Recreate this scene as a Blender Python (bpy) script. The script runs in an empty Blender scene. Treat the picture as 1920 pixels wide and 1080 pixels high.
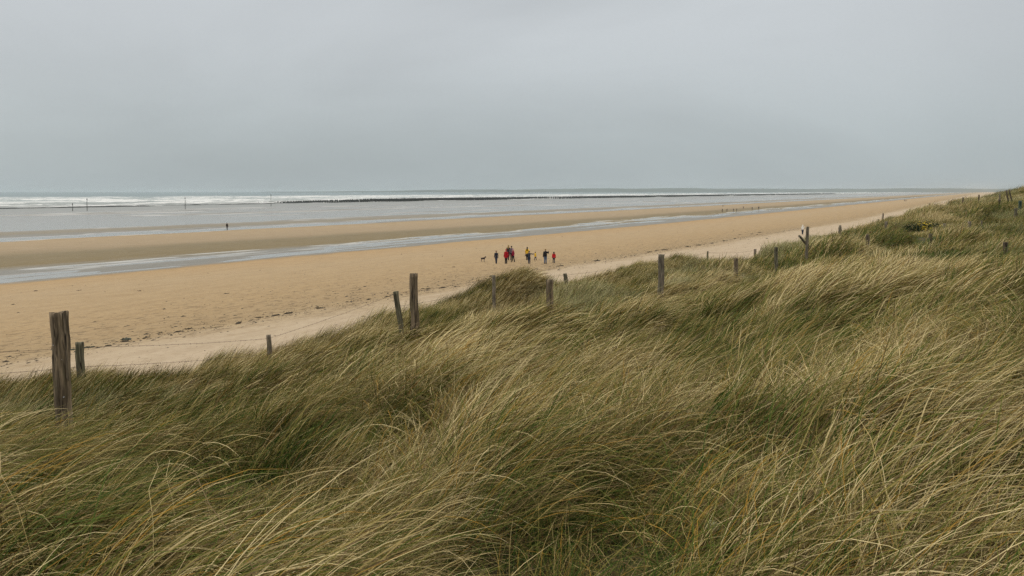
import bpy, math, random
import numpy as np
from mathutils import Vector, Matrix

# ------------------------------------------------------------------ camera, world, sun, exposure
scene = bpy.context.scene
R = math.radians
F = 1660.0                      # focal length in pixels of a 1920 wide picture
PITCH = math.atan(181.0 / F)
CAMZ = 8.0
cam_d = bpy.data.cameras.new("camera")
cam_d.sensor_width = 36.0
cam_d.lens = F / 1920.0 * 36.0
cam_d.clip_start = 0.05
cam_d.clip_end = 60000
cam = bpy.data.objects.new("camera", cam_d)
scene.collection.objects.link(cam)
cam.location = (0, 0, CAMZ)
cam.rotation_euler = (R(90) - PITCH, 0, 0)
scene.camera = cam

SUN_EL, SUN_AZ = 42.0, -60.0    # azimuth from +Y towards +X
world = bpy.data.worlds.new("World")
scene.world = world
world.use_nodes = True
wn, wl = world.node_tree.nodes, world.node_tree.links
wn.clear()
w_out = wn.new("ShaderNodeOutputWorld")
w_sky = wn.new("ShaderNodeTexSky")
w_sky.sky_type = 'NISHITA'
w_sky.sun_disc = False
w_sky.sun_elevation = R(SUN_EL)
w_sky.sun_rotation = R(SUN_AZ)
w_sky.air_density, w_sky.dust_density = 1.0, 3.0
bg_clear = wn.new("ShaderNodeBackground")
bg_clear.inputs[1].default_value = 0.06
wl.new(w_sky.outputs[0], bg_clear.inputs[0])
# overcast layer: even cloud, brighter overhead (as under a real overcast), soft streaky structure
tc = wn.new("ShaderNodeTexCoord")
sep = wn.new("ShaderNodeSeparateXYZ")
wl.new(tc.outputs["Generated"], sep.inputs[0])
mp = wn.new("ShaderNodeMapping")
mp.inputs["Rotation"].default_value = (R(6), R(-16), R(20))
mp.inputs["Scale"].default_value = (1.7, 1.7, 4.2)
wl.new(tc.outputs["Generated"], mp.inputs[0])
nz = wn.new("ShaderNodeTexNoise")
nz.inputs["Scale"].default_value = 1.15
nz.inputs["Detail"].default_value = 4
nz.inputs["Roughness"].default_value = 0.5
nz.inputs["Distortion"].default_value = 0.5
wl.new(mp.outputs[0], nz.inputs[0])
ramp = wn.new("ShaderNodeValToRGB")
ramp.color_ramp.interpolation = 'EASE'
ramp.color_ramp.elements[0].position = 0.0
ramp.color_ramp.elements[0].color = (0.412, 0.466, 0.482, 1)
ramp.color_ramp.elements[1].position = 0.95
ramp.color_ramp.elements[1].color = (1.32, 1.31, 1.28, 1)
e = ramp.color_ramp.elements.new(0.20)
e.color = (0.535, 0.568, 0.592, 1)
wl.new(sep.outputs["Z"], ramp.inputs[0])
mr = wn.new("ShaderNodeMapRange")
mr.inputs["From Min"].default_value = 0.3
mr.inputs["From Max"].default_value = 0.7
mr.inputs["To Min"].default_value = 0.92
mr.inputs["To Max"].default_value = 1.13
wl.new(nz.outputs[0], mr.inputs[0])
mul = wn.new("ShaderNodeVectorMath")
mul.operation = 'SCALE'
wl.new(ramp.outputs[0], mul.inputs[0])
wl.new(mr.outputs[0], mul.inputs["Scale"])
bg_cloud = wn.new("ShaderNodeBackground")
wl.new(mul.outputs[0], bg_cloud.inputs[0])
bg_cloud.inputs[1].default_value = 1.0
wmix = wn.new("ShaderNodeMixShader")
wmix.inputs[0].default_value = 0.94
wl.new(bg_clear.outputs[0], wmix.inputs[1])
wl.new(bg_cloud.outputs[0], wmix.inputs[2])
wl.new(wmix.outputs[0], w_out.inputs[0])

sun_d = bpy.data.lights.new("sun", 'SUN')
sun_d.energy = 0.9
sun_d.angle = R(30)
sun_d.color = (1.0, 0.96, 0.90)
sun = bpy.data.objects.new("sun", sun_d)
scene.collection.objects.link(sun)
sd = Vector((math.sin(R(SUN_AZ)) * math.cos(R(SUN_EL)), math.cos(R(SUN_AZ)) * math.cos(R(SUN_EL)), math.sin(R(SUN_EL))))
sun.rotation_euler = sd.to_track_quat('Z', 'Y').to_euler()

vs = scene.view_settings
vs.view_transform = 'Standard'
vs.look = 'None'
vs.gamma = 1.0
vs.use_curve_mapping = False
vs.exposure = 0.0
scene.render.engine = 'CYCLES'
cy = scene.cycles
cy.use_denoising = True
cy.denoiser = 'OPENIMAGEDENOISE'
cy.denoising_input_passes = 'RGB_ALBEDO_NORMAL'
cy.denoising_prefilter = 'NONE'      # keeps the fine grass crisp
cy.max_bounces = 3
cy.diffuse_bounces = 2
cy.glossy_bounces = 3
cy.transmission_bounces = 3
cy.volume_bounces = 1
cy.use_adaptive_sampling = True
cy.adaptive_threshold = 0.03

# ------------------------------------------------------------------ helpers
rng = np.random.default_rng(7)
random.seed(7)
COL = scene.collection
SA, CA = math.sin(R(28.0)), math.cos(R(28.0))   # the shore runs 28 degrees to the right of the view


def st2xy(s, t):
    return s * SA - t * CA, s * CA + t * SA


def xy2st(x, y):
    return x * SA + y * CA, -x * CA + y * SA


def ray(px, py):
    u, v = (px - 960) / F, (540 - py) / F
    return u, math.cos(PITCH) + v * math.sin(PITCH), -math.sin(PITCH) + v * math.cos(PITCH)


def at_y(px, py, Y):
    x, y, z = ray(px, py)
    k = Y / y
    return Vector((x * k, Y, CAMZ + z * k))


def _hash(ix, iy, seed):
    h = (ix.astype(np.int64) * 374761393 + iy.astype(np.int64) * 668265263 + seed * 974711) & 0x7fffffff
    h = ((h ^ (h >> 13)) * 1274126177) & 0x7fffffff
    return ((h ^ (h >> 16)) & 0xffff) / 65535.0


def vnoise(x, y, seed=0):
    x = np.asarray(x, float); y = np.asarray(y, float)
    ix, iy = np.floor(x), np.floor(y)
    fx, fy = x - ix, y - iy
    fx, fy = fx * fx * fx * (fx * (fx * 6 - 15) + 10), fy * fy * fy * (fy * (fy * 6 - 15) + 10)
    ix, iy = ix.astype(np.int64), iy.astype(np.int64)
    a, b = _hash(ix, iy, seed), _hash(ix + 1, iy, seed)
    c, d = _hash(ix, iy + 1, seed), _hash(ix + 1, iy + 1, seed)
    return (a * (1 - fx) + b * fx) * (1 - fy) + (c * (1 - fx) + d * fx) * fy


def fbm(x, y, seed=0, oct=3):
    r, a, tot = 0, 1.0, 0
    for i in range(oct):
        r = r + a * (vnoise(x * 2 ** i, y * 2 ** i, seed + i) - 0.5)
        tot += a
        a *= 0.5
    return r / tot


def sstep(a, b, x):
    t = np.clip((x - a) / (b - a), 0, 1)
    return t * t * (3 - 2 * t)


# ground under the dune grass: known points (X, Y, top of the sward)
CP = np.array([
    (0, 0, 6.75), (-3, 3, 6.50), (3, 3, 6.85), (-2.4, 4.2, 6.38), (-4.6, 8, 5.85), (4, 7, 6.75), (0.5, 7, 6.30),
    (-6, 4, 6.1), (8, 3, 7.1), (-12, 6, 5.5), (14, 8, 7.4),
    (9.6, 16, 6.80), (13, 17, 7.2), (6.8, 21.5, 5.85), (4.6, 15, 6.12), (1.6, 12, 5.95),
    (-4.8, 9.2, 5.62), (-1.67, 15, 5.55), (0.83, 19.7, 4.98), (4.5, 26.6, 4.78), (8.75, 34.6, 4.45), (11.0, 38, 4.2), (14.0, 42, 4.95), (13.5, 47, 4.0),
    (-7.0, 14.4, 4.8), (-9, 10, 5.3), (-5.0, 18.3, 4.55), (-2.9, 22.2, 4.62), (-0.53, 26.7, 4.85), (0.3, 29.3, 5.22), (1.8, 31, 4.72), (3.2, 35, 4.5),
    (7.8, 43.5, 4.78), (10.5, 47.5, 4.40), (15.6, 57, 4.0),
    (11.6, 30, 5.2), (13.9, 36, 5.05), (10, 26, 5.25), (16.2, 34, 5.3), (17.7, 44, 5.05), (21.8, 46, 5.05), (21.2, 38, 5.4), (22, 31, 5.7), (20.7, 56, 5.1),
    (22.5, 61, 4.7), (27.9, 66, 4.95), (36.5, 90, 4.5), (30.3, 62, 5.2), (31, 60, 5.35), (39.8, 70, 5.7),
    (41, 97, 5.0), (52, 118, 5.2), (60, 122, 5.6), (65, 122, 6.2), (70, 122, 7.3), (76, 128, 8.4), (43.6, 76, 6.0), (44, 80, 6.1), (49, 92, 5.6), (55, 100, 5.7),
    (60, 90, 7.0), (95, 160, 6.4), (82, 170, 4.9), (110, 240, 4.6), (150, 300, 5.0), (25, 25, 7.2), (40, 40, 6.8), (60, 60, 7.4), (100, 100, 8.5),
    (-20, 5, 5.0), (-12, 18, 4.4), (-9.5, 15.5, 4.75), (-7.5, 16.5, 4.5), (-6.3, 15.8, 4.6)], float)


MOUNDS = [(0.4, 29.0, 2.0, 0.42), (7.7, 44.0, 2.2, 0.65), (3.0, 37.0, 2.0, -0.45), (0.85, 19.0, 1.3, -0.42), (-3.5, 26.5, 2.0, -0.25), (18.6, 57, 3.0, -0.3), (15.5, 54, 2.5, 0.35),
          (46, 88, 4, 0.6), (55, 108, 5, 0.35), (50, 82, 3.5, -0.5), (63, 112, 5, 0.2), (40, 80, 3.5, 0.5), (44, 100, 4, 0.3), (58, 96, 4, 0.5), (48, 74, 3, 0.4), (36, 64, 3, 0.3), (26, 57, 3, 0.2), (31, 66, 2.5, 0.2)]


def _q(x, y):
    d = np.maximum(y, 0) + 5.0
    return np.stack([x / d * 1.4, np.log(d)], -1)


def _k(r):
    return np.where(r > 1e-9, r * r * np.log(np.maximum(r, 1e-9)), 0)


_P = _q(CP[:, 0], CP[:, 1])
_n = len(CP)
_A = _k(np.linalg.norm(_P[:, None] - _P[None], axis=-1)) + np.eye(_n) * 0.0015
_B = np.concatenate([np.ones((_n, 1)), _P], 1)
_M = np.block([[_A, _B], [_B.T, np.zeros((3, 3))]])
_W = np.linalg.solve(_M, np.concatenate([CP[:, 2] - 0.30, np.zeros(3)]))


def dune_z(x, y):
    x = np.asarray(x, float); y = np.asarray(y, float)
    sh = x.shape
    q = _q(x.ravel(), y.ravel())
    out = np.empty(len(q))
    for i in range(0, len(q), 20000):
        c = q[i:i + 20000]
        out[i:i + 20000] = _k(np.linalg.norm(c[:, None] - _P[None], axis=-1)) @ _W[:_n] + _W[_n] + c @ _W[_n + 1:]
    z = np.clip(out.reshape(sh), 3.2, 10.0)
    hum = fbm(x / 1.9, y / 2.4, 11, 2) * 0.9 + fbm(x / 0.7, y / 0.8, 17, 1) * 0.10
    far = sstep(40, 80, y)
    s_, t_ = xy2st(x, y)
    z = z - 0.5 * sstep(9.5, 13.5, t_) * (1 - sstep(60, 90, s_)) * sstep(8, 17, s_)
    for mx, my, mr_, ma in MOUNDS:
        z = z + ma * np.exp(-((x - mx) ** 2 + ((y - my) * 0.8) ** 2) / (mr_ * mr_))
    return z + hum * (1 - 0.2 * far) + far * fbm(x / 5.5, y / 8, 5, 2) * 1.5


BT = np.array([-500, 14, 20, 30, 39, 45, 70, 82, 86.5, 89, 98, 102, 112, 128, 145, 156, 161.5, 166, 171, 176, 188, 199, 206, 225, 260, 300, 420, 470, 520, 900, 3000, 40000.])
BZ = np.array([1.9, 1.7, 1.35, .75, .22, .05, -.62, -1.02, -1.26, -1.290, -1.305, -1.28, -1.20, -1.06, -.98, -1.12, -1.28, -1.35, -1.34, -1.27, -1.20, -1.27, -1.33, -1.31, -1.32, -1.31, -1.33, -1.5, -2.0, -4, -8, -12])
WATER = -1.30


def beach_z(s, t):
    wob = fbm(s / 60.0, t / 500.0, 31, 3) * 9 * sstep(60, 110, t)
    z = np.interp(t + wob, BT, BZ)
    z = z + fbm(s / 14, t / 5, 41, 3) * 0.10 * sstep(18, 26, t) * (1 - sstep(60, 86, t))
    z = z + fbm(s / 1.1, t / 0.8, 44, 2) * 0.11 * sstep(24, 30, t) * (1 - sstep(48, 66, t)) * (1 - sstep(110, 180, s))
    flat = sstep(195, 215, t) * (1 - sstep(430, 470, t))
    z = z + flat * (fbm(s / 90, t / 14, 51, 3) * 0.16 - 0.005)
    z = z + sstep(86, 90, t) * (1 - flat) * fbm(s / 20, t / 2.2, 61, 4) * 0.16
    return z


def edge_t(s):
    return np.interp(s, [0, 36, 46, 56, 70, 95, 130, 180, 300, 1000], [15, 15, 13, 11.6, 10.6, 9.8, 7, 2, -10, -60]) + fbm(s / 9.0, s * 0 + 3.3, 71, 3) * 3.2


def ground_z(x, y):
    x = np.asarray(x, float); y = np.asarray(y, float)
    s, t = xy2st(x, y)
    e0 = edge_t(s)
    w = sstep(e0, e0 + 4.5, t)
    return dune_z(x, y) * (1 - w) + beach_z(s, np.maximum(t, 20 - 6 * (1 - w))) * w


def gz(x, y):
    return float(ground_z(np.array([x]), np.array([y]))[0])


def hit(px, py, y0=3.0, y1=3000.0, plain=False):
    """first ground point met along a sight line of the photograph (used to measure positions)"""
    ys = np.geomspace(y0, y1, 1500)
    x, y, z = ray(px, py)
    X, Z = x / y * ys, CAMZ + z / y * ys
    if plain:
        s, t = xy2st(X, ys)
        G = np.maximum(beach_z(s, t), WATER)
        G = np.where(t < 22, -99, G)
    else:
        G = ground_z(X, ys)
    k = np.argmax(Z <= G)
    return Vector((X[k], ys[k], G[k]))


def tag(o, label=None, cat=None, group=None, kind=None):
    if label: o["label"] = label
    if cat: o["category"] = cat
    if group: o["group"] = group
    if kind: o["kind"] = kind
    return o


def obj_from(name, verts, faces, mat=None, parent=None, smooth=True, loc=None):
    me = bpy.data.meshes.new(name)
    me.from_pydata([tuple(v) for v in verts], [], [tuple(f) for f in faces])
    me.update()
    if smooth:
        me.polygons.foreach_set("use_smooth", [True] * len(me.polygons))
    if mat: me.materials.append(mat)
    o = bpy.data.objects.new(name, me)
    COL.objects.link(o)
    if parent: o.parent = parent
    if loc is not None: o.location = loc
    return o


def big_mesh(name, V, Q, mat, attrs=None, smooth=True):
    """fast mesh from numpy arrays: V (n,3), Q (m,4) quads or (m,3) triangles"""
    me = bpy.data.meshes.new(name)
    k = Q.shape[1]
    me.vertices.add(len(V)); me.vertices.foreach_set("co", V.astype(np.float32).ravel())
    me.loops.add(Q.size); me.loops.foreach_set("vertex_index", Q.astype(np.int32).ravel())
    me.polygons.add(len(Q))
    me.polygons.foreach_set("loop_start", np.arange(0, Q.size, k, dtype=np.int32))
    me.polygons.foreach_set("loop_total", np.full(len(Q), k, dtype=np.int32))
    if smooth: me.polygons.foreach_set("use_smooth", np.ones(len(Q), bool))
    for n, (ty, data) in (attrs or {}).items():
        a = me.attributes.new(n, ty, 'POINT')
        a.data.foreach_set("vector" if ty == 'FLOAT_VECTOR' else "value", np.asarray(data, np.float32).ravel())
    me.update(calc_edges=True)
    me.validate()
    if mat: me.materials.append(mat)
    return me


def link(name, me, parent=None):
    o = bpy.data.objects.new(name, me)
    COL.objects.link(o)
    if parent: o.parent = parent
    return o


def grid_quads(n, m):
    i = np.arange(n - 1)[:, None] * m + np.arange(m - 1)[None]
    i = i.ravel()
    return np.stack([i, i + 1, i + m + 1, i + m], -1)


def spaced(*segs):
    out = []
    for a, b, st in segs:
        out.append(np.linspace(a, b, max(2, int(round((b - a) / st)) + 1))[:-1])
    return np.concatenate(out + [np.array([segs[-1][1]])])


# ---- material helper
class NT:
    def __init__(self, name, rough=0.8, spec=0.3):
        self.m = bpy.data.materials.new(name)
        self.m.use_nodes = True
        self.t = self.m.node_tree
        self.b = self.t.nodes["Principled BSDF"]
        self.b.inputs["Roughness"].default_value = rough
        self.b.inputs["Specular IOR Level"].default_value = spec

    def n(self, ty, **kw):
        nd = self.t.nodes.new(ty)
        for k, v in kw.items():
            if k in nd.inputs.keys(): nd.inputs[k].default_value = v
            else: setattr(nd, k, v)
        return nd

    def l(self, a, b):
        self.t.links.new(a, b)

    def inp(self, nd, key, v):
        if hasattr(v, "links") or hasattr(v, "is_linked"): self.l(v, nd.inputs[key])
        else: nd.inputs[key].default_value = v

    def math(self, op, a, b=0.0, c=None, clamp=False):
        nd = self.n("ShaderNodeMath", operation=op)
        nd.use_clamp = clamp
        self.inp(nd, 0, a); self.inp(nd, 1, b)
        if c is not None: self.inp(nd, 2, c)
        return nd.outputs[0]

    def noise(self, vec, scale, detail=3, rough=0.5, dist=0.0):
        nd = self.n("ShaderNodeTexNoise")
        nd.inputs["Scale"].default_value = scale
        nd.inputs["Detail"].default_value = detail
        nd.inputs["Roughness"].default_value = rough
        nd.inputs["Distortion"].default_value = dist
        if vec is not None: self.l(vec, nd.inputs["Vector"])
        return nd.outputs[0]

    def mapv(self, vec, scale=(1, 1, 1), loc=(0, 0, 0)):
        nd = self.n("ShaderNodeMapping")
        nd.inputs["Scale"].default_value = scale
        nd.inputs["Location"].default_value = loc
        self.l(vec, nd.inputs[0])
        return nd.outputs[0]

    def ramp(self, fac, stops, interp='LINEAR'):
        nd = self.n("ShaderNodeValToRGB")
        cr = nd.color_ramp
        cr.interpolation = interp
        stops = sorted(stops, key=lambda q: q[0])
        cr.elements[0].position, cr.elements[1].position = stops[0][0], stops[-1][0]
        cr.elements[0].color = (*stops[0][1], 1)
        cr.elements[1].color = (*stops[-1][1], 1)
        for p, c in stops[1:-1]:
            cr.elements.new(p).color = (*c, 1)
        self.l(fac, nd.inputs[0])
        return nd.outputs[0]

    def mix(self, fac, a, b, mode='MIX'):
        nd = self.n("ShaderNodeMix", data_type='RGBA', blend_type=mode)
        self.inp(nd, 0, fac)
        for k, v in ((6, a), (7, b)):
            if hasattr(v, "is_linked"): self.l(v, nd.inputs[k])
            else: nd.inputs[k].default_value = (*v, 1)
        return nd.outputs[2]

    def mrange(self, v, a, b, c=0.0, d=1.0, smooth=True):
        nd = self.n("ShaderNodeMapRange")
        nd.interpolation_type = 'SMOOTHSTEP' if smooth else 'LINEAR'
        self.l(v, nd.inputs["Value"])
        for k, q in (("From Min", a), ("From Max", b), ("To Min", c), ("To Max", d)): nd.inputs[k].default_value = q
        return nd.outputs[0]

    def bump(self, h, strength=0.5, dist=0.02):
        nd = self.n("ShaderNodeBump")
        nd.inputs["Strength"].default_value = strength
        nd.inputs["Distance"].default_value = dist
        self.l(h, nd.inputs["Height"])
        self.l(nd.outputs[0], self.b.inputs["Normal"])

    def col(self, c):
        if hasattr(c, "is_linked"): self.l(c, self.b.inputs["Base Color"])
        else: self.b.inputs["Base Color"].default_value = (*c, 1)


def simple_mat(name, c, rough=0.8, var=0.25, scale=12.0, spec=0.25):
    k = NT(name, rough, spec)
    tcn = k.n("ShaderNodeTexCoord")
    nn = k.noise(tcn.outputs["Object"], scale, 4)
    lo = tuple(v * (1 - var) for v in c); hi = tuple(min(1, v * (1 + var)) for v in c)
    k.col(k.ramp(nn, [(0.3, lo), (0.7, hi)]))
    return k.m


# ------------------------------------------------------------------ beach and dune ground
DRY = (0.430, 0.308, 0.172)
PALE = (0.500, 0.388, 0.265)
WETB = (0.225, 0.172, 0.088)
WETG = (0.200, 0.180, 0.140)


def beach_material():
    k = NT("sand", 0.9, 0.25)
    at = k.n("ShaderNodeAttribute", attribute_name="st")
    sp = k.n("ShaderNodeSeparateXYZ")
    k.l(at.outputs["Vector"], sp.inputs[0])
    s_, t_, z_ = sp.outputs
    n_big = k.noise(k.mapv(at.outputs["Vector"], (0.03, 0.10, 0)), 1.0, 4, 0.55)
    n_mid = k.noise(k.mapv(at.outputs["Vector"], (0.22, 0.8, 0)), 1.0, 4, 0.6)
    n_fine = k.noise(k.mapv(at.outputs["Vector"], (2.2, 3.4, 0)), 1.0, 5, 0.65)
    n_grain = k.noise(k.mapv(at.outputs["Vector"], (14, 14, 0)), 1.0, 3, 0.7)
    a = k.math('MULTIPLY_ADD', k.math('SUBTRACT', n_big, 0.5), 9.0, t_)
    a = k.math('MULTIPLY_ADD', k.math('SUBTRACT', n_mid, 0.5), 3.0, a)
    # drift of the dry band nearer the camera side along the shore
    a = k.math('ADD', a, k.mrange(s_, 40, 260, 0.0, 9.0))
    fac = k.mrange(a, 20, 220, 0, 1, smooth=False)
    P = lambda t: (t - 20) / 200.0
    ORG = (0.435, 0.295, 0.150)
    c = k.ramp(fac, [(0.0, PALE), (P(34.5), (0.49, 0.378, 0.25)), (P(39.2), (0.405, 0.290, 0.155)), (P(41), (0.385, 0.270, 0.140)), (P(48), (0.415, 0.288, 0.148)),
                     (P(70), DRY), (P(83), ORG), (P(86.5), (0.42, 0.275, 0.13)), (P(89), WETG), (P(101), WETG), (P(106), WETB), (P(122), (0.235, 0.185, 0.105)), (P(131), (0.36, 0.27, 0.165)),
                     (P(155), (0.40, 0.295, 0.175)), (P(164), (0.36, 0.25, 0.13)), (P(167), WETG), (P(180), WETG), (P(190), WETB), (P(202), (0.24, 0.2, 0.14)), (P(218), WETG)])
    # surface mottling: damp patches, blown drifts
    c = k.mix(k.mrange(n_mid, 0.38, 0.70, 0.0, 0.36), c, k.mix(1.0, c, (0.70, 0.66, 0.60), 'MULTIPLY'))
    c = k.mix(k.mrange(n_fine, 0.42, 0.72, 0.0, 0.42), c, k.mix(1.0, c, (0.66, 0.60, 0.52), 'MULTIPLY'))
    c = k.mix(k.mrange(n_grain, 0.3, 0.8, 0.0, 0.18), c, k.mix(1.0, c, (0.75, 0.7, 0.62), 'MULTIPLY'))
    # thin dark streaks of washed up shell and weed grit, running along the shore
    streak = k.noise(k.mapv(at.outputs["Vector"], (0.018, 0.55, 0)), 1.0, 4, 0.6, 0.3)
    band = k.math('MULTIPLY', k.mrange(t_, 48, 56), k.mrange(t_, 84, 78))
    band2 = k.math('MULTIPLY', k.mrange(t_, 134, 140), k.mrange(t_, 160, 154))
    band = k.math('MAXIMUM', k.math('MULTIPLY', band, 0.6), band2)
    c = k.mix(k.math('MULTIPLY', k.mrange(streak, 0.66, 0.73, 0, 0.55), band), c, (0.20, 0.13, 0.06))
    grit = k.noise(k.mapv(at.outputs["Vector"], (1.3, 5.0, 0)), 1.0, 4, 0.65, 0.4)
    gband = k.math('MULTIPLY', k.mrange(a, 35.5, 38.0), k.mrange(a, 52, 39.5))
    marks = k.noise(k.mapv(at.outputs["Vector"], (1.2, 1.9, 0), (3, 9, 0)), 1.0, 4, 0.65, 0.6)  # footprint marks: moist sand, plus the shade of their relief put into colour
    mband = k.math('MULTIPLY', k.mrange(a, 35, 38), k.mrange(a, 66, 39))
    c = k.mix(k.math('MULTIPLY', k.mrange(marks, 0.53, 0.61, 0, 0.80), mband), c, (0.19, 0.13, 0.066))
    ww = k.math('MULTIPLY', k.mrange(marks, 0.66, 0.71, 0, 0.5), k.mrange(a, 37, 34))
    c = k.mix(ww, c, (0.28, 0.20, 0.12))
    c = k.mix(k.math('MULTIPLY', k.mrange(grit, 0.54, 0.70, 0, 0.75), gband), c, (0.15, 0.105, 0.055))
    lap = k.math('MULTIPLY', k.mrange(z_, -1.300, -1.294), k.mrange(z_, -1.272, -1.284))
    lap = k.math('MULTIPLY', lap, k.math('MULTIPLY', k.mrange(t_, 94, 97), k.mrange(n_big, 0.35, 0.5)))
    c = k.mix(k.math('MULTIPLY', lap, 0.7), c, (0.55, 0.54, 0.50))
    k.col(c)
    wet = k.mrange(a, 86, 90)
    dryb = k.math('MULTIPLY', k.mrange(a, 101, 108), k.mrange(a, 166, 160))
    wetf = k.math('SUBTRACT', wet, dryb, clamp=True)
    rr = k.n("ShaderNodeMapRange")
    k.l(wetf, rr.inputs[0])
    rr.inputs["To Min"].default_value = 0.95; rr.inputs["To Max"].default_value = 0.42
    k.l(rr.outputs[0], k.b.inputs["Roughness"])
    h = k.math('ADD', k.math('MULTIPLY', n_fine, 1.0), k.math('MULTIPLY', n_grain, 0.35))
    k.bump(h, 0.7, 0.10)
    return k.m


M_SAND = beach_material()


def dune_material():
    k = NT("dune_soil", 0.95, 0.1)
    geo = k.n("ShaderNodeNewGeometry")
    at = k.n("ShaderNodeAttribute", attribute_name="st")
    sp = k.n("ShaderNodeSeparateXYZ"); k.l(at.outputs["Vector"], sp.inputs[0])
    n1 = k.noise(geo.outputs["Position"], 0.6, 4)
    n2 = k.noise(geo.outputs["Position"], 9.0, 5, 0.7)
    litter = k.ramp(n2, [(0.25, (0.030, 0.028, 0.012)), (0.5, (0.075, 0.062, 0.028)), (0.75, (0.15, 0.12, 0.06))])
    green = k.ramp(n2, [(0.25, (0.025, 0.035, 0.010)), (0.7, (0.085, 0.105, 0.03))])
    c = k.mix(k.mrange(n1, 0.42, 0.58), litter, green)
    e = k.math('ADD', sp.outputs[2], k.math('MULTIPLY_ADD', n1, 1.6, -0.8))
    pl = k.mix(k.mrange(sp.outputs[0], 70, 170, 0.0, 0.75), PALE, (0.43, 0.315, 0.19))
    c = k.mix(k.mrange(e, 0.6, 2.2), c, pl)
    k.col(c)
    k.bump(n2, 0.8, 0.05)
    return k.m


s_near = spaced((-60, -6, 3), (-6, 70, 0.35), (70, 200, 1.0), (200, 600, 5), (600, 4000, 60), (4000, 26000, 800))
t_d = spaced((-300, -60, 10), (-60, -14, 1.0), (-14, 22, 0.30))
S, T = np.meshgrid(s_near, t_d, indexing='ij')
X, Y = st2xy(S, T)
Z = ground_z(X, Y)
past = T - edge_t(S)
me = big_mesh("dune_ground", np.stack([X, Y, Z], -1).reshape(-1, 3), grid_quads(*S.shape)[:, ::-1], dune_material(),
              {"st": ('FLOAT_VECTOR', np.stack([S, T, past], -1).reshape(-1, 3))})
tag(link("dune_ground", me), "sandy dune ground under the marram grass", kind="structure")

s_b = spaced((-260, -40, 6), (-40, 160, 0.8), (160, 500, 3), (500, 2000, 15), (2000, 6000, 80), (6000, 26000, 800))
t_b = spaced((22, 60, 0.35), (60, 110, 0.8), (110, 210, 1.6), (210, 480, 5), (480, 560, 20))
S, T = np.meshgrid(s_b, t_b, indexing='ij')
X, Y = st2xy(S, T)
Z = ground_z(X, Y)
me = big_mesh("beach", np.stack([X, Y, Z], -1).reshape(-1, 3), grid_quads(*S.shape)[:, ::-1], M_SAND,
              {"st": ('FLOAT_VECTOR', np.stack([S, T, Z], -1).reshape(-1, 3))})
tag(link("beach", me), "wide sandy beach with wet tidal bars and runnels", kind="structure")


# ------------------------------------------------------------------ sea
def sea_material():
    k = NT("sea_water", 0.12, 0.5)
    k.b.inputs["IOR"].default_value = 1.33
    at = k.n("ShaderNodeAttribute", attribute_name="st")
    sp = k.n("ShaderNodeSeparateXYZ"); k.l(at.outputs["Vector"], sp.inputs[0])
    s_, t_, f_ = sp.outputs
    c = k.ramp(k.mrange(t_, 80, 2080, 0, 1, smooth=False), [(0.0, (0.24, 0.21, 0.165)), (0.10, (0.24, 0.22, 0.18)), (0.19, (0.22, 0.215, 0.18)), (0.36, (0.22, 0.26, 0.23)), (0.6, (0.14, 0.195, 0.192)), (1.0, (0.135, 0.19, 0.192))])
    n1 = k.noise(k.mapv(at.outputs["Vector"], (0.055, 0.17, 0)), 1.0, 5, 0.7, 0.8)
    n2 = k.noise(k.mapv(at.outputs["Vector"], (0.004, 0.012, 0), (7, 3, 0)), 1.0, 3, 0.5)
    v = k.math('ADD', f_, k.math('MULTIPLY_ADD', n1, 3.4, -1.7))
    v = k.math('ADD', v, k.math('MULTIPLY_ADD', n2, 1.0, -0.5))
    zone = k.math('MULTIPLY', k.mrange(t_, 455, 480), k.mrange(t_, 1700, 1000, 0.0, 1.0))
    foam = k.math('MULTIPLY', k.mrange(v, 0.30, 0.68), zone)
    caps = k.math('MULTIPLY', k.mrange(k.noise(k.mapv(at.outputs["Vector"], (0.012, 0.05, 0)), 1.0, 4, 0.6), 0.69, 0.74), k.mrange(t_, 900, 1500))
    foam = k.math('MAXIMUM', foam, k.math('MULTIPLY', caps, 0.8))
    # thin scum line where the water laps on the bars
    c = k.mix(foam, c, (0.72, 0.71, 0.67))
    k.col(c)
    base_r = k.mrange(t_, 80, 520, 0.10, 0.34)
    rr = k.math('MAXIMUM', base_r, k.math('MULTIPLY', foam, 0.9))
    k.l(rr, k.b.inputs["Roughness"])
    h = k.noise(k.mapv(at.outputs["Vector"], (0.8, 2.6, 0)), 1.0, 4, 0.6)
    k.bump(h, 0.25, 0.05)
    return k.m


s_s = spaced((-900, 0, 60), (0, 2400, 11), (2400, 6000, 60), (6000, 30000, 1500))
t_s = spaced((80, 430, 14), (430, 1300, 3.2), (1300, 2400, 10), (2400, 6000, 120), (6000, 30000, 1500))
S, T = np.meshgrid(s_s, t_s, indexing='ij')
ph = (T + fbm(S / 120, T / 200, 81, 2) * 70) / 27.0
cr = (0.5 + 0.5 * np.cos(ph * 2 * np.pi)) ** 4
am = np.clip(vnoise(S / 75, np.floor(ph + 0.5) * 1.37, 83) * 1.9 - 0.55, 0, 1)
zone = sstep(445, 480, T) * (1 - 0.75 * sstep(1100, 2300, T))
wave = cr * am * zone
H = wave * 0.95 + fbm(S / 25, T / 9, 85, 2) * 0.35 * zone
X, Y = st2xy(S, T)
me = big_mesh("sea", np.stack([X, Y, WATER + H], -1).reshape(-1, 3), grid_quads(*S.shape)[:, ::-1], sea_material(),
              {"st": ('FLOAT_VECTOR', np.stack([S, T, np.clip(wave * 1.1 + 0.12 * zone, 0, 1)], -1).reshape(-1, 3))})
tag(link("sea", me), "shallow sea with white breakers behind the tidal flats", kind="structure")

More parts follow.
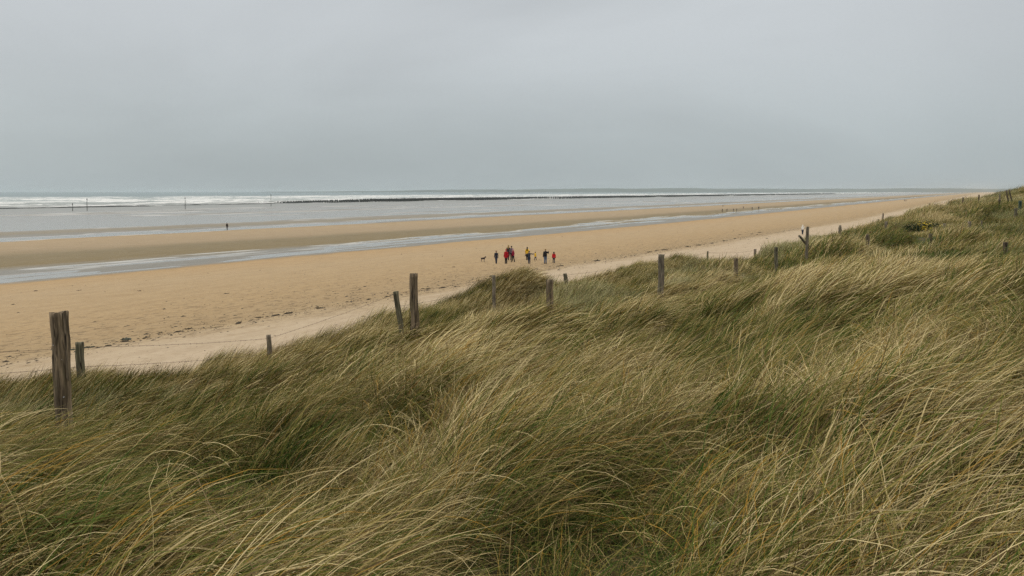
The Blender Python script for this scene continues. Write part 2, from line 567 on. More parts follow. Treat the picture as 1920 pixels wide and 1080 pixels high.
# far coast: a low headland across the bay
xs = np.linspace(-2600, 9000, 240)
rows = []
for j, (dy, f) in enumerate([(-500, 0), (-200, .5), (0, .9), (300, 1.0), (900, .8), (2000, 0)]):
    hh = (8 + 42 * sstep(-2600, 1200, xs) + fbm(xs / 900, xs * 0 + 1, 91, 4) * 30 * sstep(-2600, -500, xs)) * f
    rows.append(np.stack([xs, 9500 + dy + xs * 0.05, np.maximum(hh, 0) * 0.78 - 6 * (f == 0) - 1.3], -1))
V = np.array(rows)
M_COAST = simple_mat("coast_fields", (0.06, 0.075, 0.05), 0.95, 0.3, 0.004)
me = big_mesh("hills", V.reshape(-1, 3), grid_quads(*V.shape[:2]), M_COAST)
tag(link("hills", me), "low hazy headland on the horizon across the bay", kind="structure")


# ------------------------------------------------------------------ grass (nobody could count it)
def grass_material(name, stops, orange=True):
    k = NT(name, 0.8, 0.08)
    at = k.n("ShaderNodeAttribute", attribute_name="blade")        # x random, y along, z random 2
    sp = k.n("ShaderNodeSeparateXYZ"); k.l(at.outputs["Vector"], sp.inputs[0])
    ti = k.n("ShaderNodeAttribute", attribute_name="tint", attribute_type='INSTANCER')
    dry = k.math('MULTIPLY_ADD', k.math('SUBTRACT', sp.outputs[0], 0.5), 0.95, ti.outputs["Fac"])
    dry = k.math('MULTIPLY_ADD', k.math('SUBTRACT', sp.outputs[1], 0.5), 0.46, dry, clamp=True)
    c = k.ramp(dry, stops)
    c = k.mix(k.math('MULTIPLY', k.math('GREATER_THAN', sp.outputs[2], 0.76), 0.85), c, (0.105, 0.064, 0.028))
    if orange:
        c = k.mix(k.math('MULTIPLY', k.math('GREATER_THAN', sp.outputs[2], 0.972), 0.75), c, (0.42, 0.235, 0.035))
    k.col(c)
    return k.m


M_MARRAM = grass_material("marram_leaf", [(0.0, (0.026, 0.060, 0.008)), (0.25, (0.078, 0.104, 0.016)), (0.5, (0.185, 0.160, 0.038)), (0.75, (0.375, 0.275, 0.105)), (1.0, (0.620, 0.495, 0.250))])
M_PALE = grass_material("lyme_leaf", [(0.0, (0.085, 0.105, 0.032)), (0.5, (0.240, 0.232, 0.090)), (1.0, (0.480, 0.415, 0.215))], False)
M_TURF = grass_material("turf_leaf", [(0.0, (0.040, 0.085, 0.010)), (0.5, (0.095, 0.140, 0.020)), (1.0, (0.185, 0.185, 0.05))], False)


def tuft(name, mat, nb, rad, L, w, el0, bend, az_sd, segs=5, seed=0, crook=0.0):
    r = np.random.default_rng(seed)
    a = r.uniform(0, 2 * np.pi, nb); q = rad * np.sqrt(r.uniform(0, 1, nb))
    root = np.stack([q * np.cos(a), q * np.sin(a), np.full(nb, -0.03)], -1)
    ln = r.uniform(L[0], L[1], nb)
    az = r.normal(0, az_sd, nb)
    e0 = r.uniform(el0[0], el0[1], nb); bd = r.uniform(bend[0], bend[1], nb)
    wd = r.uniform(w[0], w[1], nb)
    tw = r.normal(0, 0.7, nb)
    k1, k2 = r.uniform(0, 1, nb), r.uniform(0, 1, nb)
    u = np.linspace(0, 1, segs + 1)
    P = np.zeros((nb, segs + 1, 3)); P[:, 0] = root
    el = e0[:, None] - bd[:, None] * (u[None, :-1] + 0.5 / segs) ** 1.35
    azz = az[:, None] + crook * np.cumsum(r.normal(0, 0.3, (nb, segs)), 1)
    st = np.stack([np.cos(el) * np.cos(azz), np.cos(el) * np.sin(azz), np.sin(el)], -1) * (ln[:, None, None] / segs)
    P[:, 1:] = root[:, None] + np.cumsum(st, 1)
    P[:, :, 2] = np.maximum(P[:, :, 2], 0.02 + 0.05 * k2[:, None])
    P[:, 0] = root
    side = np.stack([-np.sin(az) * np.cos(tw), np.cos(az) * np.cos(tw), np.sin(tw)], -1)
    prof = np.array([0.75] + [1.0] * (segs - 2) + [0.7, 0.12])[:segs + 1] if segs > 2 else np.array([1, .8, .1])
    off = side[:, None] * (wd[:, None, None] * 0.5) * prof[None, :, None]
    V = np.stack([P - off, P + off], 2)                        # nb, segs+1, 2, 3
    B = np.zeros((nb, segs + 1, 2, 3))
    B[..., 0] = k1[:, None, None]; B[..., 1] = u[None, :, None]; B[..., 2] = k2[:, None, None]
    base = np.arange(nb)[:, None] * (segs + 1) * 2 + np.arange(segs)[None] * 2
    base = base.ravel()
    Q = np.stack([base, base + 1, base + 3, base + 2], -1)
    me = big_mesh(name, V.reshape(-1, 3), Q, mat, {"blade": ('FLOAT_VECTOR', B.reshape(-1, 3))})
    return bpy.data.objects.new(name, me)


def lib(name, objs):
    c = bpy.data.collections.new(name)
    for i, o in enumerate(objs):
        o.name = "%s_tuft_%02d" % (name, i)
        c.objects.link(o)
    return c


L_NEAR = lib("near", [tuft("a", M_MARRAM, 165, 0.27, (0.45, 0.98), (0.0018, 0.0038), (0.60, 1.30), (0.7, 1.7), 0.38, 7, 100 + i, 0.25) for i in range(4)]
             + [tuft("w", M_MARRAM, 100, 0.24, (0.50, 1.05), (0.0018, 0.0040), (0.85, 1.45), (1.1, 2.2), 0.85, 7, 110 + i, 0.5) for i in range(2)]
             + [tuft("b", M_MARRAM, 160, 0.36, (0.12, 0.42), (0.0018, 0.004), (0.05, 1.0), (0.0, 1.2), 1.9, 4, 120 + i, 0.9) for i in range(3)]
             + [tuft("g", M_MARRAM, 75, 0.28, (0.25, 0.62), (0.0025, 0.005), (1.0, 1.52), (0.2, 0.9), 1.1, 4, 125 + i, 0.3) for i in range(2)]
             + [tuft("h", M_MARRAM, 9, 0.25, (0.80, 1.30), (0.0032, 0.0056), (0.65, 1.15), (1.1, 2.0), 0.55, 10, 130 + i, 0.15) for i in range(4)])
L_MID = lib("middle", [tuft("a", M_MARRAM, 130, 0.40, (0.45, 0.92), (0.005, 0.011), (0.55, 1.15), (0.5, 1.3), 0.24, 5, 140 + i, 0.15) for i in range(6)]
            + [tuft("b", M_MARRAM, 130, 0.45, (0.2, 0.45), (0.004, 0.008), (0.2, 1.2), (0.2, 1.0), 1.2, 3, 160 + i, 0.5) for i in range(2)])
L_PALE = lib("pale", [tuft("p", M_PALE, 50, 0.26, (0.5, 0.85), (0.005, 0.010), (0.95, 1.5), (0.4, 1.2), 0.55, 5, 180 + i, 0.2) for i in range(4)])
L_EDGE = lib("edge", [tuft("e", M_MARRAM, 70, 0.26, (0.55, 0.95), (0.006, 0.010), (0.9, 1.4), (0.4, 1.0), 0.35, 5, 200 + i, 0.15) for i in range(4)])
L_FAR = lib("far", [tuft("f", M_MARRAM, 60, 0.5, (0.55, 1.0), (0.014, 0.028), (0.8, 1.4), (0.4, 1.2), 0.5, 3, 220 + i, 0.2) for i in range(4)]
            + [tuft("f", M_PALE, 50, 0.5, (0.5, 0.9), (0.014, 0.028), (0.9, 1.45), (0.4, 1.2), 0.6, 3, 230 + i, 0.2) for i in range(2)])
L_TURF = lib("turf", [tuft("g", M_TURF, 70, 0.35, (0.10, 0.28), (0.006, 0.012), (0.7, 1.5), (0.2, 1.0), 0.9, 3, 240 + i, 0.3) for i in range(3)])


def scatter(name, label, coll, pts, rotz, scl, idx, tint, tilt=None):
    n = len(pts)
    me = bpy.data.meshes.new(name)
    me.vertices.add(n); me.vertices.foreach_set("co", pts.astype(np.float32).ravel())
    rot = np.zeros((n, 3)); rot[:, 2] = rotz
    if tilt is not None: rot[:, 1] = tilt
    for nm, ty, d in (("rot", 'FLOAT_VECTOR', rot), ("scl", 'FLOAT', scl), ("tint", 'FLOAT', tint)):
        a = me.attributes.new(nm, ty, 'POINT')
        a.data.foreach_set("vector" if ty == 'FLOAT_VECTOR' else "value", np.asarray(d, np.float32).ravel())
    a = me.attributes.new("idx", 'INT', 'POINT'); a.data.foreach_set("value", np.asarray(idx, np.int32))
    o = link(name, me)
    ng = bpy.data.node_groups.new(name + "_nodes", 'GeometryNodeTree')
    ng.interface.new_socket("Geometry", in_out='INPUT', socket_type='NodeSocketGeometry')
    ng.interface.new_socket("Geometry", in_out='OUTPUT', socket_type='NodeSocketGeometry')
    N, Lk = ng.nodes, ng.links
    gi, go = N.new("NodeGroupInput"), N.new("NodeGroupOutput")
    ci = N.new("GeometryNodeCollectionInfo"); ci.inputs["Collection"].default_value = coll
    ci.inputs["Separate Children"].default_value = True; ci.inputs["Reset Children"].default_value = True
    ip = N.new("GeometryNodeInstanceOnPoints")
    ip.inputs["Pick Instance"].default_value = True

    def att(nm, ty):
        q = N.new("GeometryNodeInputNamedAttribute"); q.data_type = ty; q.inputs["Name"].default_value = nm
        return q.outputs["Attribute"]
    Lk.new(gi.outputs[0], ip.inputs["Points"])
    Lk.new(ci.outputs[0], ip.inputs["Instance"])
    Lk.new(att("idx", 'INT'), ip.inputs["Instance Index"])
    e2r = N.new("FunctionNodeEulerToRotation"); Lk.new(att("rot", 'FLOAT_VECTOR'), e2r.inputs[0])
    Lk.new(e2r.outputs[0], ip.inputs["Rotation"])
    Lk.new(att("scl", 'FLOAT'), ip.inputs["Scale"])
    Lk.new(ip.outputs[0], go.inputs[0])
    md = o.modifiers.new("scatter", 'NODES'); md.node_group = ng
    return tag(o, label, kind="stuff")


def wedge(n_per_m2, y0, y1, marg=1.22, extra=1.2):
    area = (marg * 1920 / F) * (y1 * y1 - y0 * y0) / 2 + 2 * extra * (y1 - y0)
    n = int(area * n_per_m2)
    y = np.sqrt(rng.uniform(y0 * y0, y1 * y1, n)) if y0 > 0 else y1 * np.sqrt(rng.uniform(0, 1, n))
    x = rng.uniform(-1, 1, n) * (y * marg * 960 / F + extra)
    return x, y


def lean_dir(x, y):
    # wind off the sea: blades lean to the right and a little away, combed into waves
    return R(12) + fbm(x / 3.2, y / 3.2, 301, 2) * 1.3 + fbm(x / 1.0, y / 1.2, 305, 2) * 1.1


def tintf(x, y):
    return 0.47 + fbm(x / 1.1, y / 1.5, 311, 3) * 1.0 + fbm(x / 9, y / 9, 317, 2) * 0.30


def region(x, y):
    s, t = xy2st(x, y)
    pale = sstep(8.3, 9.6, t) * (1 - sstep(11.8, 13.2, t)) * sstep(0.36, 0.52, vnoise(x / 3.0, y / 5.0, 331)) * sstep(16, 19, s)
    pale = np.maximum(pale, sstep(9.5, 11, t) * (1 - sstep(7, 10, s)))
    hollow = sstep(28, 33, s) * (1 - sstep(41, 46, s)) * (1 - sstep(6.5, 9, t)) * sstep(-12, -6, t)
    return s, t, pale, hollow


def lay(name, label, coll, x, y, idx, scl, tint, dirn=None, tilt=None):
    z = ground_z(x, y)
    scatter(name, label, coll, np.stack([x, y, z], -1), lean_dir(x, y) + rng.normal(0, 0.26, len(x)) if dirn is None else dirn, scl, idx, tint, tilt)


# foreground: long combed crests, tangled thatch and green shoots in the gaps between them
def gapf(x, y):
    return fbm(x / 1.9, y / 2.4, 11, 2) * 1.0 + fbm(x / 0.75, y / 0.95, 343, 2) * 0.55


x, y = wedge(27, 0.9, 9.5, 1.25, 1.5)
s, t, pale, hol = region(x, y)
ok = t < edge_t(s)
x, y = x[ok], y[ok]
keep = rng.uniform(0, 1, len(x)) < np.clip(1.0 - 0.35 * sstep(4, 9, y), 0, 1)
x, y = x[keep], y[keep]
n = len(x); g = gapf(x, y); u = rng.uniform(0, 1, n)
gap = sstep(0.03, -0.17, g)
ti = tintf(x, y) + 0.01 - 0.09 * sstep(-0.3, -2.2, x) + g * 0.45
kind = np.where(u < 0.22 + 0.50 * gap, 2, np.where(u < 0.30 + 0.56 * gap, 3, np.where(u < 0.52 + 0.36 * gap, 1, 0)))
kind = np.where(rng.uniform(0, 1, n) < 0.06 * (1 - sstep(6, 8, y)) * (y > 2.6), 4, kind)
lo_, hi_ = np.array([0, 4, 6, 9, 11])[kind], np.array([4, 6, 9, 11, 15])[kind]
idx = lo_ + (rng.uniform(0, 1, n) * (hi_ - lo_)).astype(int)
sc = (0.80 + 1.0 * np.clip(g, -.3, .3)) * rng.uniform(0.8, 1.15, n)
sc = np.where(kind == 4, rng.uniform(0.75, 1.05, n), np.where(kind == 2, rng.uniform(.8, 1.2, n), sc))
ti = np.where(kind == 2, ti - 0.10, np.where(kind == 3, rng.uniform(0.02, 0.3, n), np.where(kind == 4, rng.uniform(.3, .9, n), ti)))
lay("marram_grass", "long wind-combed marram grass filling the near slope, straw tips over green bases", L_NEAR, x, y, idx, sc, ti,
    dirn=np.where(kind == 4, R(4) + rng.normal(0, 0.28, n), lean_dir(x, y) + rng.normal(0, 0.36, n) * (1 + 1.4 * gap)))

# middle slope
x, y = wedge(12, 9.0, 34, 1.2, 1.5)
s, t, pale, hol = region(x, y)
ok = (t < edge_t(s) + 0.6) & (rng.uniform(0, 1, len(x)) > pale * 0.92) & (rng.uniform(0, 1, len(x)) > hol * 0.96) & (t < 13.4 + rng.uniform(-.8, .8, len(x)))
x, y, t = x[ok], y[ok], t[ok]; n = len(x); g = gapf(x, y)
low = rng.uniform(0, 1, n) < 0.18 + 0.45 * sstep(0.0, -0.18, g)
idx = np.where(low, rng.integers(6, 8, n), rng.integers(0, 6, n))
ti = tintf(x, y) + 0.08 + g * 0.60
hgt = 0.84 + 0.95 * np.clip(g, -.3, .3)
lay("marram_grass", "tan marram grass combed flat across the middle slope behind the front tussocks", L_MID, x, y, idx, hgt * rng.uniform(0.8, 1.12, n), np.where(low, ti - 0.22, ti))

# darker upright clumps standing out of the combed sward
x, y = wedge(1.5, 3.5, 32, 1.2, 1.5)
s, t, pale, hol = region(x, y)
ok = (t < 12) & (vnoise(x / 1.7, y / 1.7, 345) > 0.45)
x, y = x[ok], y[ok]
x = np.repeat(x, 3) + rng.normal(0, .16, 3 * len(x)); y = np.repeat(y, 3) + rng.normal(0, .16, 3 * len(y)); n = len(x)
lay("marram_tussocks", "darker green-brown tussocks standing out of the combed tan sward", L_EDGE, x, y, rng.integers(0, 4, n), rng.uniform(0.55, 0.95, n), rng.uniform(0.05, 0.5, n), dirn=R(10) + rng.normal(0, 0.5, n))

# pale bluish grass between the two fence lines
x, y = wedge(26, 9.0, 60, 1.2, 1.5)
s, t, pale, hol = region(x, y)
ok = (rng.uniform(0, 1, len(x)) < pale) & (t < edge_t(s))
x, y = x[ok], y[ok]; n = len(x)
lay("pale_dune_grass", "pale grey-green upright grass in the strip between the two fence lines", L_PALE, x, y, rng.integers(0, 4, n), rng.uniform(0.75, 1.1, n) * (0.72 + 0.28 * sstep(14, 22, y)), 0.55 + fbm(x / 2, y / 2, 361, 2) * 0.8,
    dirn=R(15) + rng.normal(0, 0.5, n))

# dark upright tussocks on the seaward brow
x, y = wedge(26, 9.0, 62, 1.2, 1.5)
s, t, pale, hol = region(x, y)
e0 = edge_t(s)
ok = (t > 12.2 + rng.uniform(-1.2, 1.2, len(x))) & (t < e0 + 1.6 * rng.uniform(-1, 1, len(x)) + 0.3)
x, y = x[ok], y[ok]; n = len(x)
lay("brow_grass", "darker olive marram tussocks standing on the seaward brow above the pale sand", L_EDGE, x, y, rng.integers(0, 4, n), rng.uniform(0.75, 1.15, n) * (0.85 + 0.5 * fbm(x / 2, y / 2, 371, 2)) * (1 - 0.25 * sstep(34, 44, y)),
    0.42 + fbm(x / 2.0, y / 2.5, 377, 3) * 0.9)

# green hollow
x, y = wedge(20, 24, 56, 1.1, 1.0)
s, t, pale, hol = region(x, y)
ok = rng.uniform(0, 1, len(x)) < hol * 1.2
x, y = x[ok], y[ok]; n = len(x)
lay("turf_grass", "short bright green turf in the hollow between the dunes", L_TURF, x, y, rng.integers(0, 3, n), rng.uniform(0.8, 1.6, n), 0.45 + fbm(x / 3, y / 3, 381, 3) * 0.9, dirn=rng.uniform(0, 6.28, n))

# far dunes
x, y = wedge(9.5, 33, 75, 1.12, 2)
x2, y2 = wedge(4.2, 75, 170, 1.1, 2)
x3, y3 = wedge(1.2, 170, 320, 1.1, 2)
x, y = np.concatenate([x, x2, x3]), np.concatenate([y, y2, y3])
s, t, pale, hol = region(x, y)
ok = (t < edge_t(s) + rng.uniform(-1, 0.8, len(x))) & (t > -60) & (rng.uniform(0, 1, len(x)) > hol * (0.75 + 0.6 * vnoise(x / 4, y / 4, 390)))
ok &= vnoise(x / 5.0, y / 8.0, 391) > 0.13
x, y = x[ok], y[ok]; n = len(x)
idx = np.where(vnoise(x / 6, y / 9, 393) + rng.uniform(-.2, .2, n) > 0.72, rng.integers(4, 6, n), rng.integers(0, 4, n))
lay("far_dune_grass", "tufted olive and straw grass covering the far dunes beyond the green hollow", L_FAR, x, y, idx, rng.uniform(0.7, 1.25, n) * np.clip(0.9 + 1.7 * fbm(x / 3.2, y / 5, 395, 2), .45, 1.7),
    np.maximum(0.45 + fbm(x / 3.5, y / 6, 397, 3) * 1.2, 0.22))


# ------------------------------------------------------------------ fence posts
def wood_material(name, tone, seed):
    k = NT(name, 0.9, 0.15)
    tcn = k.n("ShaderNodeTexCoord")
    o = tcn.outputs["Object"]
    fib = k.noise(k.mapv(o, (30, 30, 2.6), (seed, seed * 2.1, 0)), 1.0, 5, 0.65, 0.4)
    blot = k.noise(k.mapv(o, (7, 7, 3.0), (seed, 0, 0)), 1.0, 4, 0.6)
    crack = k.noise(k.mapv(o, (19, 19, 1.5), (0, seed, 3)), 1.0, 3, 0.6, 0.8)
    hi = tuple(min(.42, v * 2.3) for v in tone); lo = tuple(v * 0.35 for v in tone)
    c = k.ramp(fib, [(0.34, lo), (0.48, tone), (0.66, hi)])
    c = k.mix(k.mrange(blot, 0.48, 0.70, 0, 0.6), c, (tone[0] * 0.85, tone[1] * 1.0, tone[2] * 0.75))
    c = k.mix(k.mrange(crack, 0.58, 0.64, 0, 0.9), c, (0.022, 0.017, 0.012))
    k.col(c)
    k.bump(k.math('SUBTRACT', fib, k.mrange(crack, 0.60, 0.70)), 0.9, 0.012)
    return k.m


M_WOOD = [wood_material("weathered_wood", (0.140, 0.104, 0.066), 1.3), wood_material("grey_wood", (0.170, 0.138, 0.100), 4.7),
          wood_material("dark_wood", (0.110, 0.084, 0.058), 8.1), wood_material("mossy_wood", (0.115, 0.100, 0.064), 2.9), wood_material("green_stained_wood", (0.055, 0.078, 0.058), 6.3)]


def post_mesh(height, r, seed, sides=18, rings=22, taper=0.0, split=0.0, slant=0.0, below=0.6, round_top=False):
    """an old round post: origin at ground level, uneven section, grooves, worn top"""
    q = np.random.default_rng(seed)
    g1, g2 = q.integers(2, 4), q.integers(5, 8)
    p1, p2, p3 = q.uniform(0, 6.28, 3)
    zs = np.concatenate([[-below, -0.2], np.linspace(0, height, rings)])
    V, Fc = [], []
    for z in zs:
        f = max(0, z / height)
        for i in range(sides):
            a = 2 * math.pi * i / sides
            rr = r * (1 + 0.07 * math.sin(g1 * a + p1 + f * 0.8) + 0.045 * math.sin(g2 * a + p2 + f * 1.7) + 0.03 * math.sin(f * 9 + p3 + a))
            rr *= 1 + taper * f
            rr *= 1 + float(q.normal(0, 0.012))
            d = abs((a - 5.72 + math.pi) % (2 * math.pi) - math.pi)
            if split and d < 0.22: rr *= 1 - split * (0.25 + 0.75 * f) * (1 - d / 0.22)
            x_, y_ = rr * math.cos(a), rr * math.sin(a) * 0.94
            x_ += r * (0.12 * math.sin(f * 3.1 + p2) + 0.06 * math.sin(f * 11 + p1) + 0.035 * math.sin(f * 23 + p3))
            zz = z
            if z >= height - 1e-6:
                zz = z + slant * x_ + float(q.normal(0, 0.05 * r))
            if round_top and f > 0.9: x_ *= 1 - 3.2 * (f - 0.9); y_ *= 1 - 3.2 * (f - 0.9)
            V.append((x_, y_, zz))
    n = len(zs)
    for j in range(n - 1):
        for i in range(sides):
            a, b = j * sides + i, j * sides + (i + 1) % sides
            Fc.append((a, b, b + sides, a + sides))
    top = (n - 1) * sides
    inner = len(V)
    cx = sum(V[top + i][0] for i in range(sides)) / sides; cy_ = sum(V[top + i][1] for i in range(sides)) / sides
    for i in range(sides):
        v = V[top + i]
        V.append((cx + (v[0] - cx) * 0.55, cy_ + (v[1] - cy_) * 0.55, v[2] - 0.06 * r * (1 + math.sin(i * 2.1))))
    V.append((cx, cy_, height - 0.10 * r + slant * cx))
    for i in range(sides):
        a, b = i, (i + 1) % sides
        Fc.append((top + a, top + b, inner + b, inner + a))
        Fc.append((inner + a, inner + b, len(V) - 1))
    return V, Fc


# px, top py, distance, thickness px, top shift px, wood, label, group
POSTS = [
    (108, 586, 9.3, 28, -2, 0, "thick split and weathered post, tallest and nearest of the fence", "landward fence posts", dict(split=0.5, taper=0.14, slant=0.08, sides=26, rings=34)),
    (776, 513, 15.0, 17, -3, 0, "tall round post with a bracket nub, standing right beside a leaning post", "landward fence posts", dict(taper=-0.14, sides=20)),
    (1030, 524, 19.7, 13, -3, 0, "grey-brown post with chipped rounded top beside the dark brow tussock", "landward fence posts", dict(round_top=False)),
    (1240, 477, 26.6, 11, -1, 1, "tall straight post rising before the highest brow tussock", "landward fence posts", {}),
    (1380, 484, 34.6, 8, -2, 0, "short dark post in the green and tan grass past the tall straight one", "landward fence posts", {}),
    (1455, 463, 41, 6.5, -2, 3, "slender mossy post at the edge of the green patch beside pale sand", "landward fence posts", {}),
    (1515, 425, 42, 5.6, 1, 1, "upright post with a broken prop leaning at its foot, beside white-shirted walker", "landward fence posts", {}),
    (1575, 422, 56, 6, -1, 1, "stubby round-topped post on the brow against the pale sand", "landward fence posts", dict(round_top=True)),
    (1627, 439, 44, 7.5, -1, 2, "dark half-sunk post among the shaggy tussocks of the hollow", "inland fence posts", dict(round_top=True)),
    (1745, 438, 46, 6.5, 0, 2, "dark brown post sunk in the hollow below the gorse", "inland fence posts", {}),
    (1886, 454, 38, 8, 0, 2, "dark low stump at the right end of the hollow", "inland fence posts", {}),
    (149, 642, 14.4, 15, 0, 3, "short flat-topped post just behind the thick split post", "seaward fence posts", {}),
    (504, 628, 18.3, 8.5, 0, 1, "mostly buried post tip peeping over the brow grass", "seaward fence posts", {}),
    (742, 545, 22.2, 10, -17, 3, "leaning post tilted left beside the tall bracket post", "seaward fence posts", {}),
    (926, 516, 26.7, 6.5, 0, 1, "thin post on the brow at the start of the dark tussock", "seaward fence posts", {}),
    (1059, 512, 31, 6.5, -11, 3, "short post tilted left behind the chipped post", "seaward fence posts", {}),
    (1327, 471, 47.5, 3.2, 0, 3, "thin stake on the sand edge between tall posts", "seaward fence posts", {}),
    (1416, 467, 57, 5, 0, 1, "small post tip on the brow before the slender mossy post", "seaward fence posts", {}),
    (1647, 411, 97, 2.6, 0, 1, "short stake at the tip of the far dune above pale sand", "far seaward stakes", {}),
    (1656, 400, 94, 2.6, 0, 2, "tallest thin stake at the tip of the far dune", "far seaward stakes", {}),
    (1679, 409, 95, 2.6, 2, 1, "small stake tilted right on the low far dune", "far seaward stakes", {}),
    (1734, 387, 120, 2.4, 0, 1, "thin stake on the steep sand edge of the far dune, lower of two", "far seaward stakes", {}),
    (1743, 381, 118, 2.6, -1, 1, "thin stake on the steep sand edge of the far dune, upper of two", "far seaward stakes", {}),
    (1806, 370, 118, 2.6, 0, 2, "dark stake on the far crest against the distant flats, left of the pair there", "far crest stakes", {}),
    (1836, 365, 116, 2.8, 0, 2, "taller dark stake on the far crest against the distant flats", "far crest stakes", {}),
    (1875, 363, 112, 2.6, 0, 1, "stake at the foot of the highest far dune, above a thick dark post", "far crest stakes", {}),
    (1887, 356, 110, 2.8, -6, 2, "first of two leaning stakes on the skyline of the highest dune", "far crest stakes", {}),
    (1892, 355, 110, 2.6, -8, 2, "second of two leaning stakes on the skyline, nearer the picture edge", "far crest stakes", {}),
    (1874, 374, 80, 4.5, 0, 2, "thick dark post on the far slope below the skyline stakes", "far inland posts", {}),
    (1913, 376, 76, 5.5, 0, 4, "green-stained post on the far slope at the picture edge", "far inland posts", {}),
    (1905, 390, 70, 5.5, 1, 3, "brown post just below the green-stained one", "far inland posts", {}),
    (1662, 415, 66, 5.5, 0, 1, "grey post before the low tip of the far dune", "far inland posts", {}),
    (1771, 419, 62, 4.5, 0, 1, "pale grey post at the end of the flowering gorse", "far inland posts", {}),
    (1818, 415, 60, 6, 0, 1, "broad grey post in the hollow beyond the gorse", "far inland posts", {}),
    (1841, 414, 60, 3.0, 0, 1, "thin pale post next to the broad grey one beyond the gorse", "far inland posts", {}),
]
post_top = {}
for i, (px, py, Yd, wpx, lean, wood, label, grp, kw) in enumerate(POSTS):
    top = at_y(px + 0.0, py, Yd)
    r = wpx * Yd / F * 0.5
    lx = lean * Yd / F
    bx, by = top.x - lx, Yd
    g = gz(bx, by)
    if top.z < g + 0.55: g = top.z - 0.55
    h = top.z - g
    kw2 = dict(kw)
    if Yd > 55: kw2.setdefault("sides", 10); kw2.setdefault("rings", 6)
    V, Fc = post_mesh(h, r, 500 + i, **kw2)
    o = obj_from("fence_post", V, Fc, M_WOOD[wood], loc=(bx, by, g))
    o.rotation_euler = (random.uniform(-.02, .02), math.atan2(lx, h), 0)
    tag(o, label, "fence post", grp)
    post_top[px] = (o, top, r, h)


def chunk(name, pts, mat, parent, loc=(0, 0, 0)):
    """rough convex lump through given points"""
    import bmesh
    bm = bmesh.new()
    for p in pts: bm.verts.new(p)
    bmesh.ops.convex_hull(bm, input=bm.verts)
    me = bpy.data.meshes.new(name); bm.to_mesh(me); bm.free()
    me.materials.append(mat)
    o = link(name, me, parent); o.location = loc
    return o


o, top, r, h = post_top[776]
hb = h * 0.30
chunk("bracket_nub", [(-.05, -r * .7, hb), (.05, -r * .7, hb + .01), (-.045, -r - .045, hb + .005), (.045, -r - .05, hb + .012), (-.05, -r * .7, hb - .035), (.04, -r * .75, hb - .04), (-.03, -r - .02, hb - .03), (.035, -r - .03, hb - .028)], M_WOOD[1], o)
chunk("splinter", [(-r - .012, -.02, h * .22), (-r + .004, -.03, h * .22), (-r - .010, .0, h * .24), (-r - .022, -.02, h * .50), (-r - .014, -.012, h * .51), (-r - .018, -.005, h * .44)], M_WOOD[2], o)
o, top, r, h = post_top[108]
chunk("split_slab", [(r * .80, -r * .40, h * .55), (r * 1.02, -r * .25, h * .52), (r * .98, -r * .1, h * .6), (r * .84, -r * .44, h * 1.0), (r * 1.10, -r * .35, h * 1.015), (r * 1.06, r * .1, h * 1.01), (r * .7, r * .1, h * 1.0), (r * .7, r * .1, h * .6)], M_WOOD[2], o)
for k_, (sx, zf) in enumerate([(-.45, .78), (.55, .68), (.5, .42), (-.3, .50)]):
    V = []
    Fc = []
    for j, (rr, yy) in enumerate([(0.004, 0.02), (0.004, -0.004), (0.006, -0.004), (0.005, -0.009)]):
        for a in range(6): V.append((sx * r + rr * math.cos(a * 1.047), -r * math.sqrt(max(.1, 1 - sx * sx)) * .94 + yy, h * zf + rr * math.sin(a * 1.047)))
    for j in range(3):
        for a in range(6): Fc.append((j * 6 + a, j * 6 + (a + 1) % 6, j * 6 + 6 + (a + 1) % 6, j * 6 + 6 + a))
    Fc.append(tuple(range(18, 24)))
    M_NAIL = bpy.data.materials.get("zinc") or simple_mat("zinc", (0.45, 0.43, 0.40), 0.45, 0.2, 40, 0.5)
    obj_from("nail", V, Fc, M_NAIL, o, False)

# broken prop leaning at the foot of the post by the sand
p0, p1 = at_y(1498.5, 442, 41.7), at_y(1511, 457, 42.05)
d = p0 - p1
V, Fc = post_mesh(d.length, 0.055, 900, sides=12, rings=10, below=0.15)
o = obj_from("broken_prop", V, Fc, M_WOOD[1], loc=p1)
o.rotation_euler = d.to_track_quat('Z', 'Y').to_euler()
tag(o, "short broken prop post tilted steeply beside the post near the walker", "fence post")


# ------------------------------------------------------------------ barbed wire on the seaward fence
M_WIRE = simple_mat("rusty_wire", (0.070, 0.050, 0.038), 0.7, 0.3, 30)


def tube(pts, rad, sides=5, closed_ends=True):
    pts = [Vector(p) for p in pts]
    rad = rad if hasattr(rad, "__len__") else [rad] * len(pts)
    V, Fc = [], []
    for i, p in enumerate(pts):
        d = (pts[min(i + 1, len(pts) - 1)] - pts[max(i - 1, 0)]).normalized()
        a = d.cross(Vector((0, 0, 1)))
        if a.length < 1e-3: a = Vector((1, 0, 0))
        a.normalize(); b = d.cross(a)
        for j in range(sides):
            w = 2 * math.pi * j / sides
            V.append(p + a * (math.cos(w) * rad[i]) + b * (math.sin(w) * rad[i]))
    for i in range(len(pts) - 1):
        for j in range(sides):
            Fc.append((i * sides + j, i * sides + (j + 1) % sides, (i + 1) * sides + (j + 1) % sides, (i + 1) * sides + j))
    if closed_ends:
        Fc.append(tuple(range(sides))[::-1]); Fc.append(tuple(range((len(pts) - 1) * sides, len(pts) * sides)))
    return V, Fc


